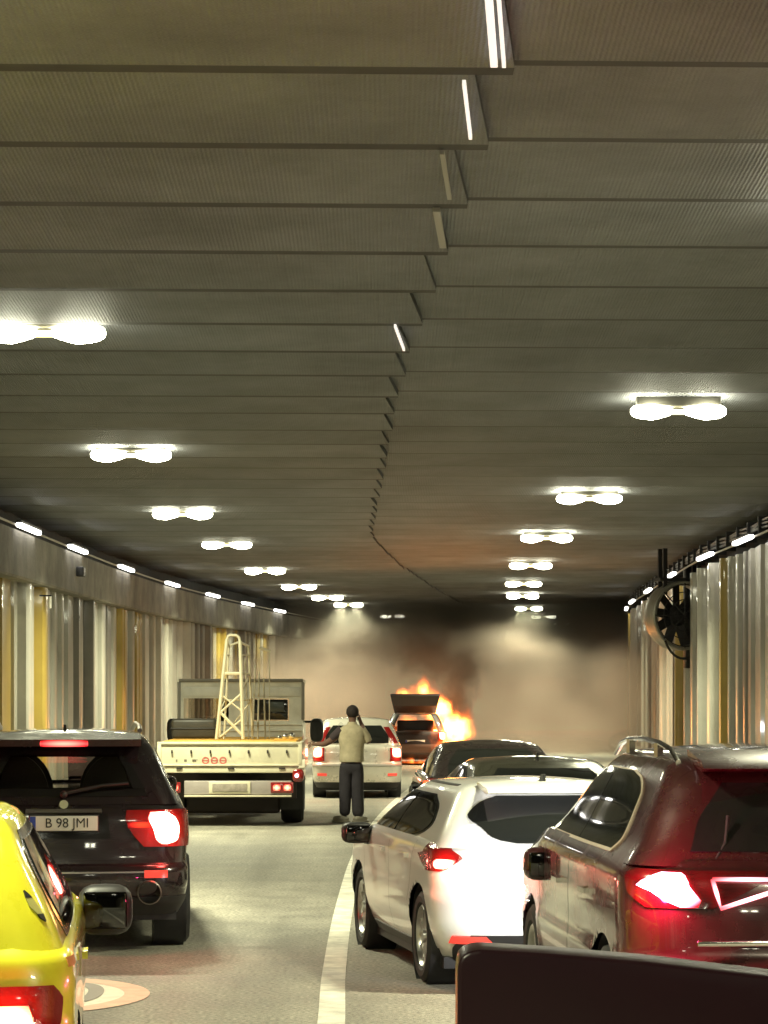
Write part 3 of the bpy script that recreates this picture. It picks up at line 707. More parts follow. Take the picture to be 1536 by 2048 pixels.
# maroon SUV on the right --------------------------------------------
red_lo = Shell([(.26, .86, .14, 4.35), (.38, .90, .04, 4.42), (.52, .93, 0., 4.46), (.66, .935, .0, 4.47), (.74, .925, .06, 4.45), (.92, .93, .08, 4.42), (1.07, .925, .11, 4.36), (1.16, .87, .17, 4.3)], .36, .42, .13, .32, .015, hood(1.16, .92, 3.1, 4.3))
red_gr = Shell([(1.12, .89, .17, 3.55), (1.22, .82, .24, 3.3), (1.40, .73, .36, 2.95), (1.53, .66, .46, 2.7), (1.58, .61, .54, 2.55), (1.61, .52, .66, 2.4), (1.625, .36, .9, 2.1)], .24, .32, .12, .28, .02, None)
mar = mat('paint_maroon', (.048, .010, .011), .26, .15, coat=1., var=.25, vscale=2.5, rvar=.1, bump=.0)
tri = [(0, 0), (.34, -.02), (.04, -.19)]
rd = make_car(dict(name='suv_car', cat='SUV', label='dark maroon SUV with silver roof rails and a glaring pink brake light, right foreground', x=2.12, y=12.95, yaw=4.6, scale=(1.03, 1, 1.075),
    paint=mar, lower=red_lo, green=red_gr, rw=.36, tw=.24, wheels=(.88, 3.55), mirror=(3.0, .97, .82), mirror_mat=mar, msize=(.11, .08, .09), spokes=10, plate=(.08, .72, None),
    patches=[
        dict(n='rear_window', on='gr', m=glass, both=False, off=.007, nu=24, sp=[(1.18, -.66, .66), (1.3, -.68, .68), (1.48, -.62, .62)]),
        dict(n='chrome_frame', on='gr', m=mat('satin_trim', (.6, .5, .38), .4, .5), off=.006, nu=30, nv=16, sp=[(1.147, ('y', .94), ('y', 3.16)), (1.22, ('y', .835), ('y', 3.05)), (1.4, ('y', .89), ('y', 2.67)), (1.485, ('y', 1.04), ('y', 2.45)), (1.518, ('y', 1.32), ('y', 2.22))]),
        dict(n='side_window', on='gr', m=glass, off=.010, nu=14, nv=16, sp=[(1.16, ('y', .96), ('y', 1.95)), (1.22, ('y', .87), ('y', 1.95)), (1.4, ('y', .92), ('y', 1.92)), (1.48, ('y', 1.08), ('y', 1.9)), (1.51, ('y', 1.35), ('y', 1.88))]),
        dict(n='side_window', on='gr', m=glass, off=.010, nu=14, nv=16, sp=[(1.16, ('y', 1.97), ('y', 3.12)), (1.22, ('y', 1.97), ('y', 3.02)), (1.4, ('y', 1.94), ('y', 2.64)), (1.48, ('y', 1.92), ('y', 2.42)), (1.51, ('y', 1.9), ('y', 2.2))]),
        dict(n='windscreen', on='gr', m=glass, both=False, off=.006, nu=20, sp=[(1.12, red_gr.T - .75, red_gr.T + .75), (1.5, red_gr.T - .68, red_gr.T + .68)]),
        dict(n='tail_light', on='lo', m=mat('smoked_lens', (.06, .004, .005), .12, coat=1.), off=.012, nu=20, nv=10, sp=[(.95, .54, .86), (1.02, .40, .98), (1.09, .30, 1.0), (1.115, .3, .94)]),
        dict(n='brake_light', on='lo', m=brake('brake_pink_hot', (1., .35, .5), 90.), off=.03, nu=12, nv=14, curve=False, sp=[(.955, .61, .69), (.985, .60, .76), (1.02, .63, .82), (1.045, .65, .90), (1.065, .655, .87), (1.085, .67, .81), (1.095, .69, .78)]),
        dict(n='bumper', on='lo', m=plastic, both=False, off=.01, nu=30, sp=[(.26, -1.1, 1.1), (.42, -1.05, 1.05)]),
        dict(n='arch_trim', on='lo', m=plastic, off=.008, nu=30, nv=4, sp=[(.26, ('y', 1.35), ('y', 3.1)), (.36, ('y', 1.35), ('y', 3.1))]),
        dict(n='door_seam', on='lo', m=mat('seam_dark', (.01, .005, .005), .8), off=.0015, nu=3, nv=14, skirt=False, sp=[(.36, ('y', 1.99), ('y', 1.999)), (1.08, ('y', 1.95), ('y', 1.959))]),
        dict(n='door_seam', on='lo', m=MATS['seam_dark'], off=.0015, nu=3, nv=14, skirt=False, sp=[(.36, ('y', 3.1), ('y', 3.109)), (1.08, ('y', 3.1), ('y', 3.109))]),
        dict(n='door_handle', on='lo', m=chrome, off=.03, nu=6, nv=4, sp=[(.93, ('y', 1.25), ('y', 1.45)), (.955, ('y', 1.25), ('y', 1.45))]),
        dict(n='door_handle', on='lo', m=chrome, off=.03, nu=6, nv=4, sp=[(.92, ('y', 2.2), ('y', 2.4)), (.945, ('y', 2.2), ('y', 2.4))]),
    ]))
for sg in (-1, 1):
    MB().tube([(sg * .60, .66, 1.57), (sg * .60, .85, 1.625), (sg * .60, 1.15, 1.65), (sg * .59, 1.7, 1.662), (sg * .58, 2.25, 1.65), (sg * .575, 2.5, 1.625), (sg * .57, 2.72, 1.57)], .014, 8).box(sg * .6 - .015, sg * .6 + .015, 1.15, 1.25, 1.58, 1.648).box(sg * .59 - .015, sg * .59 + .015, 2.05, 2.15, 1.58, 1.652).build('roof_rail', chrome, rd)
    # outlined light triangle on the tailgate
    pts = [red_lo.pt(sg * u, z) + red_lo.nrm(sg * u, z) * .03 for u, z in ((.545, 1.075), (.505, .95), (.20, 1.045), (.24, 1.075), (.545, 1.075))]
    pts = [p for a, b in zip(pts[:-1], pts[1:]) for p in (a, a.lerp(b, .5))] + [pts[-1]]
    MB().tube(pts, .010, 6).build('light_outline', brake('outline_pink', (1., .45, .5), 9.), rd)
MB().prism([(.40, 1.535), (.33, 1.55), (.40, 1.585), (.75, 1.628), (.75, 1.59)], -.54, .54, 'yz').build('spoiler', mar, rd)
MB().box(-.2, .2, .33, .36, 1.545, 1.56).build('high_brake_light', bl_soft, rd)
MB().box(-.62, .62, .06, .09, .775, .80, .006).build('chrome_trim', chrome, rd)
MB().tube([(-.55, .21, 1.08), (-.45, .27, 1.22), (-.43, .31, 1.34)], .008).build('rear_wiper', plastic, rd)

for sg in (-1, 1):
    red_lo.patch(MB(), [(.74, red_lo.sy(4.0, .8), red_lo.T - .42), (.86, red_lo.sy(3.95, .85), red_lo.T - .45)], .01, sg).build('headlight', emis('headlight', (1., .95, .88), 20.), rd)
    l = bpy.data.lights.new('headlight_beam', 'SPOT'); l.energy = 150; l.color = (.95, .97, 1); l.spot_size = R(75); l.spot_blend = .8; l.shadow_soft_size = .06
    o = bpy.data.objects.new('headlight_beam', l); COL.objects.link(o); o.parent = rd; o.location = (sg * .66, 4.56, .80); o.rotation_euler = (R(86), 0, 0)
# yellow taxi ---------------------------------------------------------
tax_lo = Shell([(.20, .78, .16, 4.3), (.32, .83, .04, 4.38), (.48, .86, 0., 4.42), (.62, .87, .0, 4.43), (.70, .865, .05, 4.42), (.86, .87, .08, 4.38), (.97, .85, .12, 4.3), (1.02, .80, .18, 4.25)], .24, .4, .10, .3, .015, hood(1.02, .82, 3.0, 4.2))
tax_gr = Shell([(.98, .82, .16, 3.5), (1.12, .76, .24, 3.2), (1.32, .66, .38, 2.85), (1.44, .60, .50, 2.6), (1.49, .56, .56, 2.5), (1.525, .48, .68, 2.3), (1.54, .34, .95, 2.0)], .2, .3, .10, .26, .02, None)
yel = paint('paint_yellow', (.74, .70, .03), 0., .3)
tx = make_car(dict(name='taxi_car', cat='taxi', label='bright yellow taxi cut off by the lower left edge of the photo', x=-2.10, y=10.9, yaw=5.6,
    paint=yel, lower=tax_lo, green=tax_gr, rw=.31, wheels=(.8, 3.42), mirror=(3.0, .93, .86), mirror_mat=plastic, msize=(.14, .08, .13), plate=(.08, .8, None),
    patches=[
        dict(n='rear_window', on='gr', m=glass, both=False, off=.007, nu=24, sp=[(1.05, -.56, .56), (1.2, -.6, .6), (1.38, -.55, .55)]),
        dict(n='window_trim', on='gr', m=gloss_black, off=.004, nu=30, sp=[(.995, ('y', .75), ('y', 3.3)), (1.15, ('y', .62), ('y', 3.05)), (1.35, ('y', .72), ('y', 2.68)), (1.44, ('y', .9), ('y', 2.4))]),
        dict(n='side_window', on='gr', m=glass, off=.009, nu=14, sp=[(1.03, ('y', .85), ('y', 1.95)), (1.2, ('y', .76), ('y', 1.95)), (1.4, ('y', .9), ('y', 1.92))]),
        dict(n='side_window', on='gr', m=glass, off=.009, nu=14, sp=[(1.03, ('y', 2.02), ('y', 3.2)), (1.2, ('y', 2.0), ('y', 2.95)), (1.4, ('y', 1.96), ('y', 2.55))]),
        dict(n='windscreen', on='gr', m=glass, both=False, off=.006, nu=20, sp=[(1.04, tax_gr.T - .65, tax_gr.T + .65), (1.42, tax_gr.T - .58, tax_gr.T + .58)]),
        dict(n='tail_light', on='lo', m=redlens, off=.02, nu=16, sp=[(.58, .50, .76), (.68, .46, .82), (.80, .44, .83), (.86, .46, .78)]),
        dict(n='brake_light', on='lo', m=brake('brake_taxi', (1., .35, .12), 30.), off=.03, nu=8, sp=[(.60, .53, .68), (.70, .50, .70), (.78, .50, .68)]),
        dict(n='bumper', on='lo', m=plastic, both=False, off=.012, nu=30, sp=[(.20, -.95, .95), (.34, -.95, .95)]),
        dict(n='taxi_emblem', on='gr', m=black_ink, off=.006, nu=4, nv=4, curve=False, sp=[(1.185, .765, .80), (1.20, .768, .79), (1.215, .77, .775)]),
        dict(n='taxi_emblem', on='gr', m=black_ink, off=.006, nu=4, nv=4, curve=False, sp=[(1.09, .82, .825), (1.105, .795, .825), (1.12, .79, .825)]),
        dict(n='taxi_emblem', on='gr', m=mat('emblem_grey', (.35, .34, .1), .5), off=.005, nu=5, nv=6, curve=False, sp=[(1.12, .79, .82), (1.15, .765, .815), (1.185, .765, .80)]),
        dict(n='orange_stripe', on='lo', m=mat('stripe_orange', (.55, .25, .05), .5), off=.004, nu=12, nv=4, sp=[(.925, .90, 1.1), (.965, .90, 1.1)]),
        dict(n='door_handle', on='lo', m=yel, off=.03, nu=6, nv=4, sp=[(.86, ('y', 1.15), ('y', 1.35)), (.89, ('y', 1.15), ('y', 1.35))]),
        dict(n='fuel_flap', on='lo', m=mat('flap_grey', (.4, .38, .3), .4), off=.005, nu=6, nv=6, sp=[(.80, ('y', 1.0), ('y', 1.18)), (.93, ('y', 1.0), ('y', 1.18))]),
        dict(n='door_seam', on='lo', m=MATS['seam'], off=.0015, nu=3, nv=14, skirt=False, sp=[(.3, ('y', 1.99), ('y', 1.997)), (1.0, ('y', 1.97), ('y', 1.977))]),
    ]))

# dark low car ahead of the white one ---------------------------------
cou_lo = Shell([(.20, .80, .14, 4.4), (.34, .87, .03, 4.5), (.52, .90, 0., 4.55), (.66, .90, .02, 4.55), (.84, .905, .06, 4.5), (.93, .88, .12, 4.45), (.97, .83, .2, 4.4)], .3, .42, .13, .35, .015, hood(.97, .74, 3.1, 4.4))
cou_gr = Shell([(.93, .82, .22, 3.6), (1.08, .76, .5, 3.3), (1.22, .68, .8, 3.0), (1.31, .62, 1.05, 2.7), (1.345, .57, 1.15, 2.55), (1.37, .48, 1.3, 2.4), (1.38, .34, 1.5, 2.1)], .2, .32, .14, .28, .02, None)
ps = [
        dict(n='rear_window', on='gr', m=glass, both=False, off=.007, nu=24, sp=[(.98, -.62, .62), (1.15, -.66, .66), (1.285, -.62, .62)]),
        dict(n='window_trim', on='gr', m=gloss_black, off=.004, nu=30, sp=[(.95, ('y', 1.0), ('y', 3.4)), (1.08, ('y', 1.1), ('y', 3.1)), (1.2, ('y', 1.35), ('y', 2.8)), (1.29, ('y', 1.7), ('y', 2.5))]),
        dict(n='side_window', on='gr', m=glass, off=.009, nu=14, sp=[(.965, ('y', 1.1), ('y', 1.98)), (1.1, ('y', 1.25), ('y', 1.98)), (1.2, ('y', 1.45), ('y', 1.97)), (1.275, ('y', 1.75), ('y', 1.95))]),
        dict(n='side_window', on='gr', m=glass, off=.009, nu=14, sp=[(.965, ('y', 2.03), ('y', 3.3)), (1.1, ('y', 2.03), ('y', 3.03)), (1.2, ('y', 2.02), ('y', 2.76)), (1.275, ('y', 2.0), ('y', 2.5))]),
        dict(n='windscreen', on='gr', m=glass, both=False, off=.006, nu=20, sp=[(.98, cou_gr.T - .7, cou_gr.T + .7), (1.3, cou_gr.T - .6, cou_gr.T + .6)]),
        dict(n='tail_light', on='lo', m=redlens, off=.012, nu=14, sp=[(.72, .66, 1.1), (.86, .6, 1.15)]),
        dict(n='brake_light', on='lo', m=bl_amber, off=.02, nu=8, sp=[(.76, .7, .95), (.83, .68, .95)]),
        dict(n='bumper', on='lo', m=plastic, both=False, off=.01, nu=24, sp=[(.20, -.95, .95), (.33, -.95, .95)]),
    ]
cp = make_car(dict(name='saloon_car', label='dark olive low car with a shiny curved roof, just ahead of the white hatchback', x=1.62, y=25.4, yaw=5.0,
    paint=paint('paint_olive', (.11, .105, .075), .6, .22), lower=cou_lo, green=cou_gr, rw=.32, wheels=(.95, 3.6), mirror=(3.05, .99, .86), mirror_mat=plastic, antenna=(1.55, 1.38, .05), plate=(.05, .6, None), patches=ps))
far_ = make_car(dict(name='saloon_car', label='nearly black car whose roof shows beyond the olive car in the right lane', x=1.42, y=34.0, yaw=2.0,
    paint=paint('paint_charcoal', (.03, .022, .022), .3, .25), lower=cou_lo, green=cou_gr, rw=.32, wheels=(.95, 3.6), plate=(.05, .6, None), patches=ps[:5] + ps[7:] + [
        dict(n='tail_light', on='lo', m=redlens, off=.012, nu=14, sp=[(.80, .70, 1.15), (.94, .66, 1.15)]),
        dict(n='brake_light', on='lo', m=bl_amber, off=.02, nu=10, sp=[(.83, .80, 1.12), (.91, .78, 1.12)])]))

# silver people carrier -------------------------------------------------
mpv_lo = Shell([(.20, .76, .12, 4.1), (.32, .82, .03, 4.18), (.50, .84, 0., 4.22), (.62, .845, .0, 4.23), (.68, .84, .05, 4.22), (.86, .845, .07, 4.2), (.98, .835, .10, 4.15), (1.03, .79, .15, 4.1)], .24, .4, .09, .3, .015, hood(1.03, .84, 3.2, 4.1))
mpv_gr = Shell([(.99, .81, .14, 3.6), (1.14, .76, .20, 3.35), (1.32, .69, .30, 3.0), (1.42, .64, .38, 2.75), (1.46, .60, .43, 2.6), (1.49, .5, .52, 2.4), (1.50, .36, .8, 2.1)], .18, .3, .08, .25, .02, None)
mp = make_car(dict(name='people_carrier', label='silver white people carrier beyond the standing person, brake light glaring', x=-.5, y=51.5, yaw=1.2,
    paint=paint('paint_silver', (.62, .58, .5), .3, .3), lower=mpv_lo, green=mpv_gr, rw=.32, wheels=(.78, 3.4), plate=(.06, .5, None),
    patches=[
        dict(n='rear_window', on='gr', m=glass, both=False, off=.007, nu=24, sp=[(1.03, -.6, .6), (1.15, -.64, .64), (1.36, -.58, .58)]),
        dict(n='side_window', on='gr', m=glass, off=.008, nu=24, sp=[(1.03, ('y', .7), ('y', 3.3)), (1.36, ('y', .75), ('y', 2.7))]),
        dict(n='tail_light', on='lo', m=redlens, off=.012, nu=14, sp=[(.70, .62, .88), (.96, .62, .86)]),
        dict(n='tail_light', on='gr', m=redlens, off=.012, nu=8, sp=[(1.03, .66, .80), (1.33, .62, .72)]),
        dict(n='brake_light', on='lo', m=brake('brake_mpv', (1., .42, .22), 45.), off=.022, nu=8, sp=[(.78, .66, .84), (.95, .66, .83)]),
        dict(n='bumper', on='lo', m=plastic, both=False, off=.01, nu=24, sp=[(.20, -.9, .9), (.30, -.9, .9)]),
        dict(n='bumper_strip', on='lo', m=mat('strip_grey', (.3, .28, .25), .5), both=False, off=.012, nu=24, nv=3, sp=[(.60, -.9, .9), (.64, -.9, .9)]),
        dict(n='reflector', on='lo', m=MATS['reflector_red_glow'], off=.012, sp=[(.42, .58, .76), (.47, .58, .76)]),
    ]))

# burning hatchback with raised tailgate -------------------------------
bur_lo = Shell([(.20, .76, .14, 4.0), (.34, .84, .03, 4.05), (.50, .86, 0., 4.1), (.62, .86, .02, 4.1), (.84, .86, .07, 4.05), (.92, .82, .12, 4.0)], .26, .4, .1, .3, .015, hood(.92, .78, 3.0, 4.0))
bur_gr = Shell([(.90, .80, .16, 3.4), (1.10, .74, .26, 3.1), (1.28, .66, .40, 2.75), (1.38, .60, .50, 2.5), (1.42, .5, .6, 2.3), (1.43, .36, .8, 2.1)], .2, .3, .1, .26, .02, None)
charp = paint('paint_charred', (.022, .014, .013), .0, .5)
bu = make_car(dict(name='burning_car', label='burning dark hatchback with its tailgate raised, flames along its right side', x=.84, y=74, yaw=-1.0,
    paint=charp, lower=bur_lo, green=bur_gr, rw=.31, wheels=(.8, 3.3), plate=(.04, .62, None),
    hole=lambda u0, u1, z0, z1, c: (c.y < .75 and max(abs(u0), abs(u1)) < .62 and z1 < 1.37) or (c.y > 2.4 and z0 > .98 and z1 < 1.36) or (.8 < c.y < 2.4 and z0 > .98 and z1 < 1.33 and abs(c.x) > .5),
    patches=[
        dict(n='tail_light', on='lo', m=redlens, off=.012, nu=10, sp=[(.66, .62, .86), (.88, .62, .84)]),
        dict(n='brake_light', on='lo', m=brake('brake_burn', (1., .55, .3), 40.), off=.022, nu=6, sides=(1,), both=False, sp=[(.70, .66, .80), (.88, .66, .80)]),
        dict(n='bumper', on='lo', m=mat('scorched_plastic', (.16, .1, .08), .6), both=False, off=.012, nu=24, sp=[(.34, -.95, .95), (.56, -.95, .95)]),
    ]))
MB().add([(-.56, .36, 1.40), (.56, .36, 1.40), (.60, -.36, 1.60), (-.60, -.36, 1.60), (-.58, .34, 1.44), (.58, .34, 1.44), (.66, -.42, 1.86), (-.66, -.42, 1.86), (.66, -.36, 1.92), (-.66, -.36, 1.92), (.5, .5, 1.47), (-.5, .5, 1.47)],
         [(0, 1, 2, 3), (3, 2, 6, 7), (7, 6, 8, 9), (9, 8, 10, 11), (11, 10, 1, 0), (1, 10, 8, 6, 2), (0, 3, 7, 9, 11)]).build('tailgate', charp, bu, 30)
MB().box(-.5, .5, .9, 1.05, .6, 1.2, .05).build('rear_seats', plastic, bu)

def bloom_light(par, sh, u, z, col, e, off=.09, r=.05):  # added unseen point light just off a brake lens, imitating its bloom
    p = sh.pt(u, z) + sh.nrm(u, z) * off
    l = bpy.data.lights.new('brake_bloom', 'POINT'); l.energy = e; l.color = col; l.shadow_soft_size = r
    o = bpy.data.objects.new('brake_bloom', l); COL.objects.link(o); o.parent = par; o.location = p
for sg in (-1, 1):
    bloom_light(suv, suv_lo, sg * .80, .98, (1, .05, .04), 12)
    bloom_light(rd, red_lo, sg * .78, 1.02, (1, .03, .16), 50, .12)
    bloom_light(foc, hat_lo, sg * .85, .86, (1, .2, .12), 5)
    bloom_light(tx, tax_lo, sg * .6, .70, (1, .1, .03), 6)
    bloom_light(mp, mpv_lo, sg * .75, .86, (1, .15, .06), 8)
# ------------------------------------------------------------------ tipper truck with a lattice tower
tk = thing('flatbed_truck', 'cream dropside flatbed truck carrying a lattice tower, in the left lane', 'truck', (-2.3, 41.0, 0), R(.3))
cream = mat('truck_cream', (.62, .57, .42), .4, coat=.4, var=.14, vscale=3); cabm = mat('cab_grey', (.6, .59, .52), .42, coat=.3, var=.2, vscale=2.5)
wood = mat('board_orange', (.6, .33, .06), .6, var=.2, vscale=8); undr = mat('underframe', (.03, .022, .02), .7)
w2 = 1.07
tg = MB().box(-w2, w2, 0, .05, .90, 1.26, .008).build('tailgate', cream, tk)
MB().box(-w2 - .01, w2 + .01, -.025, -.001, 1.225, 1.262, .005).box(-w2 - .01, w2 + .01, -.02, -.001, .90, .93, .005).box(-w2 - .01, -w2 + .05, -.025, -.001, .93, 1.225, .004).box(w2 - .05, w2 + .01, -.025, -.001, .93, 1.225, .004).build('tailgate_frame', cream, tg)
for i in range(7): MB().box(-.86 + i * .285 - .012, -.86 + i * .285 + .012, -.035, -.001, 1.09, 1.14, .003).build('hook', undr, tg)
redp = mat('red_print', (.5, .12, .1), .5)
mb = MB()
for k in range(3):
    cx = -.36 + k * .13; mb.lathe([(-.004, .055), (-.004, .035), (-.001, .035), (-.001, .055), (-.004, .055)], 'y', 20, (cx, 0, .985)); mb.box(cx - .05, cx + .05, -.004, -.001, .978, .992)
mb.build('red_print', redp, tg)
mb = MB()
for cx in (-.78, -.66, -.64, -.54, -.52, -.5): mb.box(cx - .02, cx + .0, -.003, -.001, .965, 1.0)
mb.box(-.54, -.48, -.003, -.001, .99, 1.0)
mb.build('dark_print', mat('grey_print', (.15, .13, .1), .5), tg)
MB().box(-w2, w2, .0, 4.1, .80, .895, .008).build('bed', cream, tk)
for sx in (-.75, .02, .78): MB().box(sx - .045, sx + .045, -.02, .0, .855, .88, .003).build('hinge', undr, tk)
for sx in (-w2, w2 - .045): MB().box(sx, sx + .045, .06, 4.1, .90, 1.25, .006).build('side_board', cream, tk)
MB().box(-w2 + .08, w2 - .08, .06, 3.9, .9, 1.275, .01).build('load_board', wood, tk)
MB().box(-.5, .5, .5, 5.6, .45, .8).box(-.98, .98, .5, .62, .40, .8).build('underframe', undr, tk)
MB().box(-.70, .72, .8, 1.25, .16, .48, .05).build('underbody_filler', undr, tk)  # added dark block, makes the gap under the truck read as shadow
lb_ = MB().box(-.68, .92, .02, .09, .47, .68, .01).build('light_board', mat('board_grey', (.33, .29, .27), .5, var=.2), tk)
MB().box(-.68, .92, -.01, .02, .44, .465, .004).build('bumper_bar', cream, lb_)
MB().box(-.31, .31, .0, .018, .49, .67, .006).build('plate_frame', cream, lb_)
MB().box(-.26, .26, -.01, .0, .52, .64, .004).build('licence_plate', mat('dirty_plate', (.3, .26, .22), .5, var=.3, vscale=14), lb_)
for sx, cols in ((-.9, ('brake_red',)), (.78, ('brake_hot',))):
    q = MB().box(sx - .17, sx + .17, -.02, .05, .5, .66, .01).build('tail_light', redlens, tk)
    for d in (-.08, .08): MB().box(sx + d - .05, sx + d + .05, -.035, -.018, .54, .62, .01).build('bulb', brake('truck_lamp', (1., .45, .22), 16. ), q)
q = MB().ball((1.02, .0, .76), (.09, .05, .1), 14, .7).build('tail_light', redlens, tk); MB().ball((1.0, -.05, .76), .03).build('bulb', brake('truck_pink', (1., .35, .4), 30.), q)
MB().box(1.03, 1.13, -.02, .04, .87, 1.0, .01).build('side_marker', mat('marker_cream', (.8, .75, .6), .4), tk)
for sx in (-.9, .9):
    make_wheel(.37, .34 if abs(sx) else .2, 1 if sx > 0 else -1, 8, tk, (sx, 1.3, .37)); make_wheel(.37, .2, 1 if sx > 0 else -1, 8, tk, (sx, 4.9, .37))
    MB().box(sx - .17, sx + .17, .75, .78, .22, .78).build('mud_flap', rubber, tk)
# cab
cbx = 1.0; y0c = 3.6
mb = MB()
mb.prism([(-cbx, .7), (cbx, .7), (cbx, 1.45), (cbx - .03, 2.12), (cbx - .10, 2.2), (-cbx + .10, 2.2), (-cbx + .03, 2.12), (-cbx, 1.45)], y0c, y0c + .06, 'xz')
# cut window openings by building the back wall from bars instead
mb = MB()
mb.box(-cbx, cbx, y0c, y0c + .06, .7, 1.53).box(-cbx, cbx, y0c, y0c + .06, 1.90, 2.19)
mb.box(-cbx, -cbx + .07, y0c, y0c + .06, 1.53, 1.90).box(-.2, .18, y0c, y0c + .06, 1.53, 1.90).box(.78, cbx, y0c, y0c + .06, 1.53, 1.90)
mb.box(-cbx, cbx, y0c + .06, 5.6, 2.13, 2.19).box(-cbx, -cbx + .05, y0c + .06, 5.6, .6, 1.5).box(cbx - .05, cbx, y0c + .06, 5.6, .6, 1.5)
mb.box(-cbx, -cbx + .05, y0c + .06, y0c + .2, 1.5, 2.13).box(cbx - .05, cbx, y0c + .06, y0c + .2, 1.5, 2.13).box(cbx - .05, cbx, 4.6, 4.7, 1.5, 2.13)
mb.box(-cbx, cbx, 5.5, 5.6, .5, 1.35)
cab = mb.build('cab', cabm, tk, 0)
MB().box(-cbx + .06, -.24, y0c - .012, y0c, 1.93, 2.08, .008).build('roof_panel', mat('panel_light', (.6, .6, .55), .4, var=.15), cab)
MB().box(.2, cbx - .04, y0c - .012, y0c, 1.93, 2.08, .008).build('roof_panel', MATS['panel_light'], cab)
MB().box(-cbx - .01, cbx + .01, y0c - .03, y0c + .1, 2.165, 2.215, .01).box(cbx - .02, cbx + .03, y0c - .03, y0c + .01, 1.55, 2.165, .006).box(-cbx - .03, -cbx + .02, y0c - .03, y0c + .01, 1.55, 2.165, .006).build('frame_rail', mat('rail_dark', (.2, .19, .165), .5), cab)
MB().box(.2, .76, y0c - .01, y0c + .0, 1.55, 1.88, .004).build('rear_window', glass, cab)
MB().box(.44, .70, y0c - .016, y0c - .010, 1.68, 1.84, .002).build('window_slider', mat('slider', (.05, .06, .055), .2), cab)
MB().add([(-.93, y0c + .02, 1.53), (-.2, y0c + .02, 1.53), (-.2, y0c + .02, 1.9), (-.93, y0c + .02, 1.9)], [(0, 1, 2, 3)]).build('rear_window', clear, cab)
MB().add([(-.98, 5.55, 1.35), (.98, 5.55, 1.35), (.98, 5.5, 2.13), (-.98, 5.5, 2.13)], [(0, 1, 2, 3)]).build('windscreen', clear, cab)
for z in (1.36, 1.46): MB().box(-cbx, cbx, y0c - .02, y0c, z, z + .03, .005).build('pressing', cabm, cab)
MB().box(-.42, -.18, 4.3, 4.5, 1.3, 1.65, .06).ball((-.3, 4.4, 1.74), (.1, .1, .12), 12).build('seat', plastic, cab)
for sg in (-1, 1):
    wm = MB().ball((sg * 1.2, 5.1, 1.36), (.115, .07, .2), 16, .6).build('wing_mirror', plastic, cab, 60); MB().tube([(sg * .97, 5.2, 1.5), (sg * 1.17, 5.12, 1.5)], .02).build('mirror_arm', plastic, wm)
MB().box(-.98, .98, 5.6, 5.62, .5, .7).build('front_bumper', undr, tk)
# load: black toolbox, lattice tower, beacon
tb = thing('toolbox', 'long black rounded toolbox on the left of the truck bed', 'toolbox', (-2.98, 43.2, 1.275))
MB().box(-.34, .36, -.3, .3, 0, .31, .05).build('lid', mat('box_black', (.05, .045, .035), .45, var=.2), tb, 50); MB().box(-.35, .37, -.31, .31, .14, .17, .01).build('rib', plastic, tb)
lt = thing('lattice_tower', 'tapering cream steel lattice tower standing upright on the truck bed', 'lattice tower', (-2.3, 42.0, 1.275))
def bar_(mb, a, b, r=.018): return mb.tube([a, b], r, 6)
X = lambda px, py, dy=0: (at(px, py, 42.0 + dy).x + 2.3, dy, at(px, py, 42.0 + dy).z - 1.275)
mb = MB(); bar_(mb, X(433, 1478), X(454, 1278), .03); bar_(mb, X(486, 1478), X(480, 1282), .03)
bar_(mb, X(448, 1478, .5), X(458, 1290, .45), .018); bar_(mb, X(505, 1478, .5), X(497, 1290, .45), .018)
mb.build('leg', cream, lt)
mb = MB(); mb.tube([X(454, 1280), X(456, 1273), X(461, 1270), X(473, 1271), X(478, 1275), X(480, 1284)], .022, 6); mb.tube([X(458, 1292, .45), X(478, 1284, .45), X(497, 1292, .45)], .018, 6)
bar_(mb, X(454, 1280), X(458, 1292, .45)); bar_(mb, X(480, 1284), X(497, 1292, .45)); mb.build('top_hoop', cream, lt)
mb = MB()
bar_(mb, X(447, 1347), X(484, 1347), .024); bar_(mb, X(442, 1424), X(484, 1386)); bar_(mb, X(440, 1424), X(486, 1472), .024); bar_(mb, X(446, 1392), X(486, 1424), .014); bar_(mb, X(440, 1474), X(482, 1440), .014)
bar_(mb, X(447, 1347), X(452, 1347, .5), .012); bar_(mb, X(452, 1347, .5), X(500, 1347, .5), .014); bar_(mb, X(450, 1400, .5), X(503, 1400, .5), .012); bar_(mb, X(450, 1470, .5), X(503, 1400, .5), .012)
for py in (1310, 1347, 1400): bar_(mb, X(452 - (py - 1310) * .1, py), X(457 - (py - 1310) * .05, py, .5), .012); bar_(mb, X(483, py), X(499, py, .5), .012)
bar_(mb, X(440, 1424), X(450, 1400, .5), .012); bar_(mb, X(484, 1386), X(500, 1347, .5), .012); bar_(mb, X(440, 1474), X(450, 1470, .5), .012); bar_(mb, X(440, 1424), X(440, 1474), .012)
mb.build('bracing', cream, lt)
pr = thing('pole_frame', 'slim metal rods leaning upright behind the lattice tower on the truck bed', 'rods', (-2.05, 42.9, 1.275))
mb = MB()
for i, (a, b) in enumerate(((-.06, -.12), (.0, .04), (.08, .1), (.2, .17))): mb.tube([(a, 0, 0), (b, .05, 1.25 - .1 * i)], .014, 6)
mb.tube([(.1, .05, 1.42), (.28, .05, 1.36)], .022, 6).tube([(.26, .05, 1.36), (.26, .05, .0)], .009, 6)
mb.build('rods', mat('rod_metal', (.5, .47, .38), .4, .5), pr)
bc = thing('work_lamp', 'small chrome work lamp cluster lying on the right end of the truck bed', 'work lamp', (-1.5, 41.5, 1.28))
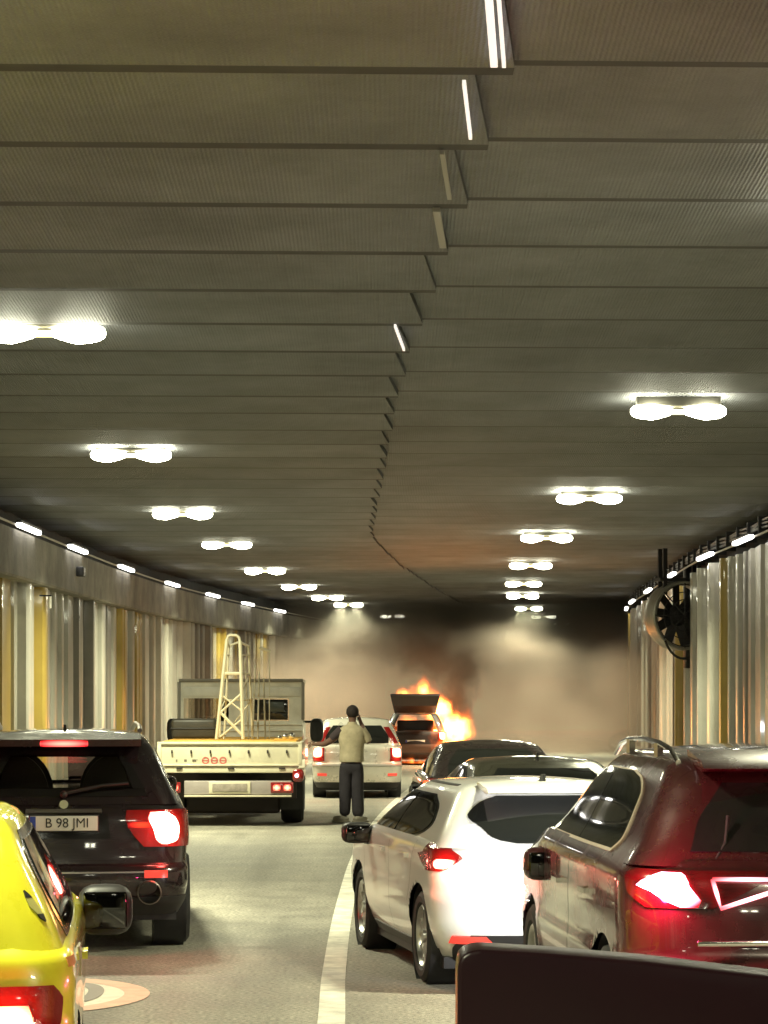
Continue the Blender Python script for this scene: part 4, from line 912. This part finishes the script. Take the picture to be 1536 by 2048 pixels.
MB().ball((0, 0, .05), .05).ball((.1, 0, .06), .055).ball((-.08, .02, .03), .04).build('lens', chrome, bc); MB().box(-.16, .2, -.03, .05, -.005, .02, .005).build('base', wood, bc)

# ------------------------------------------------------------------ person seen from behind, pointing left
def skinned(name, chain, m, parent, sub=2, root=0):
    """chain: (verts [(x,y,z,rx,ry)], edges)"""
    vs, es = chain
    me = bpy.data.meshes.new(name); me.from_pydata([v[:3] for v in vs], es, []); me.materials.append(m)
    o = bpy.data.objects.new(name, me); COL.objects.link(o); o.parent = parent
    md = o.modifiers.new('skin', 'SKIN'); md.use_smooth_shade = True
    sk = me.skin_vertices[0].data
    for i, v in enumerate(vs): sk[i].radius = (v[3], v[4] if len(v) > 4 else v[3]); sk[i].use_root = (i == root)
    sb = o.modifiers.new('sub', 'SUBSURF'); sb.levels = sub; sb.render_levels = sub
    dg = bpy.context.evaluated_depsgraph_get(); dg.update()
    m2 = bpy.data.meshes.new_from_object(o.evaluated_get(dg)); o.modifiers.clear(); o.data = m2
    m2.shade_smooth()
    return o
px_ = thing('person', 'person in a sand coloured shirt and dark trousers pointing left, standing beside the truck', 'person', (-.50, 42.3, 0))
skin = mat('skin', (.17, .09, .065), .55); shirt = mat('shirt_sand', (.46, .39, .26), .8, var=.15, vscale=9, bump=.5, bscale=14)
trou = mat('trousers', (.022, .018, .024), .85, var=.25, vscale=8, bump=.5, bscale=12); hair = mat('hair', (.02, .013, .012), .8); dark_s = mat('undershirt', (.05, .035, .04), .85)
# body: head, neck, torso, arms, hands as one surface (local: x right, y away from viewer)
V = [(0, .0, .95, .15, .11), (0, .0, 1.12, .15, .105), (.005, 0, 1.30, .165, .11), (.01, .0, 1.43, .13, .09), (.01, .01, 1.50, .055, .055), (.015, .03, 1.58, .06, .065), (.015, .035, 1.66, .085, .095), (.015, .03, 1.735, .07, .08),
     (-.16, .0, 1.395, .055), (-.28, .02, 1.28, .058), (-.42, .08, 1.20, .05), (-.54, .14, 1.195, .038), (-.62, .17, 1.195, .03, .018),
     (.17, .0, 1.42, .06), (.27, .02, 1.22, .048), (.215, .1, 1.38, .04), (.13, .1, 1.56, .03), (.115, .08, 1.63, .028, .018),
     (-.085, 0, .85, .09), (-.09, -.01, .5, .065), (-.105, .0, .10, .042), (.085, 0, .85, .09), (.085, -.01, .5, .065), (.095, .0, .10, .042)]
E = [(0, 1), (1, 2), (2, 3), (3, 4), (4, 5), (5, 6), (6, 7), (3, 8), (8, 9), (9, 10), (10, 11), (11, 12), (3, 13), (13, 14), (14, 15), (15, 16), (16, 17), (0, 18), (18, 19), (19, 20), (0, 21), (21, 22), (22, 23)]
skinned('body', (V, E), skin, px_)
# fingers of both hands
for (b, d, u, nm) in (((-.63, .175, 1.195), Vector((-1, .3, .02)).normalized(), Vector((0, 0, 1)), 'pointing'), ((.105, .085, 1.645), Vector((-.35, .2, .9)).normalized(), Vector((.3, -.9, .1)), 'phone')):
    b = Vector(b)
    for i, (ln, off) in enumerate(((.075, .026), (.085, .009), (.078, -.009), (.06, -.026))):
        p0 = b + u.normalized() * off - d * .01; curl = Vector((0, .0, -.02)) if nm == 'pointing' else Vector((-.02, .0, 0)); k = 1 if i == 0 or nm == 'phone' else .65
        p1 = p0 + d * ln * .5 * k; p2 = p0 + d * ln * .8 * k + curl * (.4 if i == 0 else 1); p3 = p0 + d * ln * k + curl * (.8 if i == 0 else 1.8)
        skinned('finger', ([(*p0, .009), (*p1, .0085), (*p2, .008), (*p3, .006)], [(0, 1), (1, 2), (2, 3)]), skin, px_, 1)
    p0 = b - d * .05 + u.normalized() * .025; p1 = p0 + d * .03 + u.normalized() * .022; p2 = p1 + d * .028 + u.normalized() * .006
    skinned('thumb', ([(*p0, .011), (*p1, .010), (*p2, .008)], [(0, 1), (1, 2)]), skin, px_, 1)
ph = tag(MB().box(.088, .10, .03, .10, 1.56, 1.70, .004).build('mobile_phone', gloss_black, None), 'black phone held to the right ear of the standing person', 'phone'); ph.location = (-.50, 42.3, 0)
# shirt: torso loft + short sleeves
def loft(rings, n=20):
    G = []
    for (cx, cy_, z, rx, ry, wob) in rings:
        G.append([(cx + rx * math.cos(2 * PI * k / n) * (1 + wob * math.sin(k * 2.3 + z * 9)), cy_ + ry * math.sin(2 * PI * k / n) * (1 + wob * math.sin(k * 1.7 + z * 11)), z) for k in range(n + 1)])
    return MB().grid(G, True)
loft([(0, 0, .93, .185, .135, .03), (0, 0, .96, .19, .14, .02), (.0, 0, 1.02, .182, .135, .03), (.005, 0, 1.15, .185, .135, .02), (.005, 0, 1.28, .205, .14, .015), (.01, 0, 1.38, .215, .13, .01), (.01, 0, 1.44, .20, .115, 0), (.01, .005, 1.48, .14, .09, 0), (.01, .01, 1.51, .075, .07, 0), (.01, .012, 1.545, .068, .065, 0), (.01, .012, 1.535, .06, .058, 0)], 24).build('shirt', shirt, px_, 60)
for pts in (((-.15, 0, 1.42), (-.24, .01, 1.345), (-.30, .03, 1.285)), ((.15, 0, 1.42), (.225, .01, 1.32), (.262, .02, 1.245))):
    MB().tube([pts[0], pts[1], pts[2]], [.078, .070, .062], 14).build('sleeve', shirt if pts[0][0] > 0 else dark_s, px_, 60)
tr = [skinned('trousers', ([(0, 0, .97, .165, .12), (0, .0, .90, .17, .13), (-.09, 0, .80, .115), (-.092, -.02, .5, .104), (-.105, .0, .085, .092, .09), (.09, 0, .80, .115), (.09, -.015, .5, .106), (.105, .0, .07, .098, .10)], [(0, 1), (1, 2), (2, 3), (3, 4), (1, 5), (5, 6), (6, 7)]), trou, px_)]
MB().ball((.015, .02, 1.70), (.098, .105, .105), 20).build('hair', hair, px_, 60)
shoe = mat('shoe', (.2, .18, .14), .6)
for (x, y, a) in ((-.145, .0, 70), (.125, -.02, -50)):
    M = Matrix.Translation((x, y, 0)) @ Matrix.Rotation(R(a), 4, 'Z')
    mb = MB(); mb.ball((0, .02, .05), (.05, .135, .055), 16, .8); mb.box(-.05, .05, -.12, .155, 0, .03, .012); mb.v = [tuple(M @ Vector(v)) for v in mb.v]; mb.build('shoe', shoe, px_, 60)

# ------------------------------------------------------------------ black panel in the near right foreground
pn = thing('headrest', 'large black padded headrest corner filling the lower right foreground', 'headrest', tuple(at(1400, 2150, 2.2)), 0)
y_ = 2.2; s_ = y_ / F
outl = [(915, 2300), (915, 1950), (917, 1925), (924, 1911), (938, 1903), (960, 1899), (1100, 1907), (1300, 1924), (1536, 1952), (1700, 1974), (1720, 1985), (1725, 2300)]
o0 = at(1400, 2150, y_)
poly = [(at(a, b, y_).x - o0.x, at(a, b, y_).z - o0.z) for a, b in outl]
bm = bmesh.new(); vs = [bm.verts.new((p[0], 0, p[1])) for p in poly]; f = bm.faces.new(vs)
r_ = bmesh.ops.extrude_face_region(bm, geom=[f]); 
for v in [e for e in r_['geom'] if isinstance(e, bmesh.types.BMVert)]: v.co.y += .07
bmesh.ops.recalc_face_normals(bm, faces=bm.faces[:])
bmesh.ops.bevel(bm, geom=[e for e in bm.edges], offset=.004, segments=3, affect='EDGES', profile=.5)
me = bpy.data.meshes.new('cushion'); bm.to_mesh(me); bm.free(); me.shade_smooth(); me.set_sharp_from_angle(angle=R(40))
me.materials.append(mat('panel_black', (.011, .002, .004), .35, spec=.25, var=.3)); o = bpy.data.objects.new('cushion', me); COL.objects.link(o); o.parent = pn
for sx in (-.08, .06): MB().tube([(sx, .035, -.055), (sx, .035, -.35)], .007).build('post', chrome, pn)

# ------------------------------------------------------------------ fire and smoke
def N(nt, t, **k):
    n = nt.nodes.new(t)
    for a, b in k.items(): setattr(n, a, b)
    return n
def vol_mat(name): 
    m = bpy.data.materials.new(name); m.use_nodes = True; m.node_tree.nodes.clear(); return m, m.node_tree
def math_n(nt, op, a, b=None, c=None, clamp=False):
    n = N(nt, 'ShaderNodeMath', operation=op); n.use_clamp = clamp
    for i, v in enumerate((a, b, c)):
        if v is None: continue
        if isinstance(v, (int, float)): n.inputs[i].default_value = v
        else: nt.links.new(v, n.inputs[i])
    return n.outputs[0]
# flames: emission volume made of soft tongues
m, nt = vol_mat('flame_volume'); out = N(nt, 'ShaderNodeOutputMaterial'); tc = N(nt, 'ShaderNodeTexCoord')
ns = N(nt, 'ShaderNodeTexNoise'); ns.inputs['Scale'].default_value = 3.4; ns.inputs['Detail'].default_value = 4
mp_ = N(nt, 'ShaderNodeMapping'); mp_.inputs['Scale'].default_value = (1, 1, .55)
nt.links.new(tc.outputs['Object'], mp_.inputs[0]); nt.links.new(mp_.outputs[0], ns.inputs['Vector'])
vs_ = N(nt, 'ShaderNodeVectorMath', operation='SUBTRACT'); nt.links.new(ns.outputs['Color'], vs_.inputs[0]); vs_.inputs[1].default_value = (.5, .5, .5)
vm = N(nt, 'ShaderNodeVectorMath', operation='SCALE'); nt.links.new(vs_.outputs[0], vm.inputs[0]); vm.inputs['Scale'].default_value = .85
va = N(nt, 'ShaderNodeVectorMath', operation='ADD'); nt.links.new(tc.outputs['Object'], va.inputs[0]); nt.links.new(vm.outputs[0], va.inputs[1])
FY = 75.2
def fl(px, py, rx, rz, g=1.0, dy=0., ry=.35):
    p = at(px, py, FY + dy); return ((p.x, p.y - FY, p.z), (rx, ry, rz), g)
blobs = [fl(850, 1384, .28, .42, .95), fl(812, 1390, .3, .26, .9), fl(864, 1410, .34, .5, 1.0), fl(881, 1416, .38, .46, 1.6), fl(893, 1452, .32, .5, 1.2), fl(914, 1458, .42, .48, 1.6, -.6), fl(928, 1448, .24, .42, .8, -.6), fl(878, 1480, .35, .4, .75, -.9), fl(906, 1480, .34, .26, .9, -.9), fl(815, 1450, .42, .3, .7, .4), fl(900, 1492, .4, .16, .7, -1.2), fl(835, 1527, .65, .13, .55, -1.1)]
tot = None
for (c, r, g) in blobs:
    s1 = N(nt, 'ShaderNodeVectorMath', operation='SUBTRACT'); nt.links.new(va.outputs[0], s1.inputs[0]); s1.inputs[1].default_value = c
    s2 = N(nt, 'ShaderNodeVectorMath', operation='DIVIDE'); nt.links.new(s1.outputs[0], s2.inputs[0]); s2.inputs[1].default_value = r
    ln = N(nt, 'ShaderNodeVectorMath', operation='LENGTH'); nt.links.new(s2.outputs[0], ln.inputs[0])
    v = math_n(nt, 'MULTIPLY', math_n(nt, 'SUBTRACT', 1.15, ln.outputs['Value'], clamp=True), g)
    tot = v if tot is None else math_n(nt, 'MAXIMUM', tot, v)
ramp = N(nt, 'ShaderNodeValToRGB'); nt.links.new(tot, ramp.inputs[0])
ramp.color_ramp.elements[0].position = 0; ramp.color_ramp.elements[0].color = (1, .07, .01, 1)
ramp.color_ramp.elements[1].position = .8; ramp.color_ramp.elements[1].color = (1, .42, .08, 1)
e_ = ramp.color_ramp.elements.new(.35); e_.color = (1, .17, .015, 1)
st = math_n(nt, 'MULTIPLY', math_n(nt, 'POWER', tot, 2.0), 30.0)
em = N(nt, 'ShaderNodeEmission'); nt.links.new(ramp.outputs[0], em.inputs[0]); nt.links.new(st, em.inputs[1]); nt.links.new(em.outputs[0], out.inputs['Volume'])
fb = MB().box(-.4, 3.2, -2.2, 1.0, .05, 3.0).build('flames', m, None, 0)
fb.location = (0, FY, 0); tag(fb, 'bright orange flames leaping around the burning hatchback', 'fire', kind='stuff')
for (px, py, dy, e, r_) in ((880, 1420, 1.8, 240, .6), (912, 1462, -1.0, 300, .4), (835, 1500, -3.2, 25, .3)):
    l = bpy.data.lights.new('fire_light', 'POINT'); l.energy = e; l.color = (1, .33, .08); l.shadow_soft_size = r_
    lo_ = bpy.data.objects.new('fire_light', l); COL.objects.link(lo_); lo_.location = at(px, py, FY + dy)

# tan smoke bank filling the tunnel beyond the burning car, darker in colour towards the ceiling
m, nt = vol_mat('smoke_volume'); out = N(nt, 'ShaderNodeOutputMaterial'); tc = N(nt, 'ShaderNodeTexCoord')
sx = N(nt, 'ShaderNodeSeparateXYZ'); nt.links.new(tc.outputs['Object'], sx.inputs[0])
n1 = N(nt, 'ShaderNodeTexNoise'); n1.inputs['Scale'].default_value = .2; n1.inputs['Detail'].default_value = 5; nt.links.new(tc.outputs['Object'], n1.inputs['Vector'])
n2 = N(nt, 'ShaderNodeTexNoise'); n2.inputs['Scale'].default_value = .9; n2.inputs['Detail'].default_value = 3; nt.links.new(tc.outputs['Object'], n2.inputs['Vector'])
# front of the bank is ragged: starts at y = 80 + noise
zr = math_n(nt, 'DIVIDE', math_n(nt, 'SUBTRACT', sx.outputs['Z'], 2.9), 1.7, clamp=True)
fr_ = math_n(nt, 'ADD', math_n(nt, 'MULTIPLY_ADD', n1.outputs[0], 46.0, -18.0), math_n(nt, 'MULTIPLY', zr, 19.0))
dyn = math_n(nt, 'SUBTRACT', sx.outputs['Y'], fr_)
edge = math_n(nt, 'DIVIDE', dyn, 9.0, clamp=True)
d = math_n(nt, 'MULTIPLY', edge, math_n(nt, 'MULTIPLY_ADD', n2.outputs[0], 2.2, -.45, clamp=True))
d = math_n(nt, 'MULTIPLY', d, .42)
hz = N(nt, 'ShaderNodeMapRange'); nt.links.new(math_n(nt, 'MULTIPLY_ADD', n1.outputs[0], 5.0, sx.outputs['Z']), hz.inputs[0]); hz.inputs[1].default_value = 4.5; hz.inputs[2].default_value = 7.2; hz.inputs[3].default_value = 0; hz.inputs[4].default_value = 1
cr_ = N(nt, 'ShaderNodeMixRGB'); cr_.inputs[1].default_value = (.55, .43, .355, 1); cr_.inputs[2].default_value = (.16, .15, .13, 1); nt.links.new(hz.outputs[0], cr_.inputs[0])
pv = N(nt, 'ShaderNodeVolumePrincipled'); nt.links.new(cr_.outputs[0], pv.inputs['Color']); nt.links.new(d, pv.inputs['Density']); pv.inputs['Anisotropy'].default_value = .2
nt.links.new(pv.outputs[0], out.inputs['Volume'])
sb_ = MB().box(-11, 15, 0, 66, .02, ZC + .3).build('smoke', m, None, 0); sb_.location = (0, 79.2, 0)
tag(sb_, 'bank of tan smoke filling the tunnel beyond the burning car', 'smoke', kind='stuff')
# darker plume rising right of the flames
m, nt = vol_mat('soot_volume'); out = N(nt, 'ShaderNodeOutputMaterial'); tc = N(nt, 'ShaderNodeTexCoord')
n1 = N(nt, 'ShaderNodeTexNoise'); n1.inputs['Scale'].default_value = 1.6; n1.inputs['Detail'].default_value = 4; nt.links.new(tc.outputs['Object'], n1.inputs['Vector'])
vs_ = N(nt, 'ShaderNodeVectorMath', operation='SUBTRACT'); nt.links.new(n1.outputs['Color'], vs_.inputs[0]); vs_.inputs[1].default_value = (.5, .5, .5)
vm = N(nt, 'ShaderNodeVectorMath', operation='SCALE'); nt.links.new(vs_.outputs[0], vm.inputs[0]); vm.inputs['Scale'].default_value = 1.4
va = N(nt, 'ShaderNodeVectorMath', operation='ADD'); nt.links.new(tc.outputs['Object'], va.inputs[0]); nt.links.new(vm.outputs[0], va.inputs[1])
tot = None
for px, py, rx, rz, g in ((915, 1405, .5, .7, 1.), (925, 1350, .6, .8, .8), (895, 1330, .8, .6, .6), (850, 1310, 1.2, .6, .45)):
    p = at(px, py, 77); s1 = N(nt, 'ShaderNodeVectorMath', operation='SUBTRACT'); nt.links.new(va.outputs[0], s1.inputs[0]); s1.inputs[1].default_value = (p.x, 0, p.z)
    s2 = N(nt, 'ShaderNodeVectorMath', operation='DIVIDE'); nt.links.new(s1.outputs[0], s2.inputs[0]); s2.inputs[1].default_value = (rx, .7, rz)
    ln = N(nt, 'ShaderNodeVectorMath', operation='LENGTH'); nt.links.new(s2.outputs[0], ln.inputs[0])
    v = math_n(nt, 'MULTIPLY', math_n(nt, 'SUBTRACT', 1.2, ln.outputs['Value'], clamp=True), g); tot = v if tot is None else math_n(nt, 'MAXIMUM', tot, v)
pv = N(nt, 'ShaderNodeVolumePrincipled'); pv.inputs['Color'].default_value = (.13, .105, .09, 1); nt.links.new(math_n(nt, 'MULTIPLY', tot, 2.6), pv.inputs['Density']); nt.links.new(pv.outputs[0], out.inputs['Volume'])
so = MB().box(-.8, 4.2, -1.25, 1.2, 1.2, 4.9).build('soot_plume', m, None, 0); so.location = (0, 78.3, 0)
so.location = (0, 77.6, 0); tag(so, 'dark soot plume curling up behind the flames', 'smoke', kind='stuff')
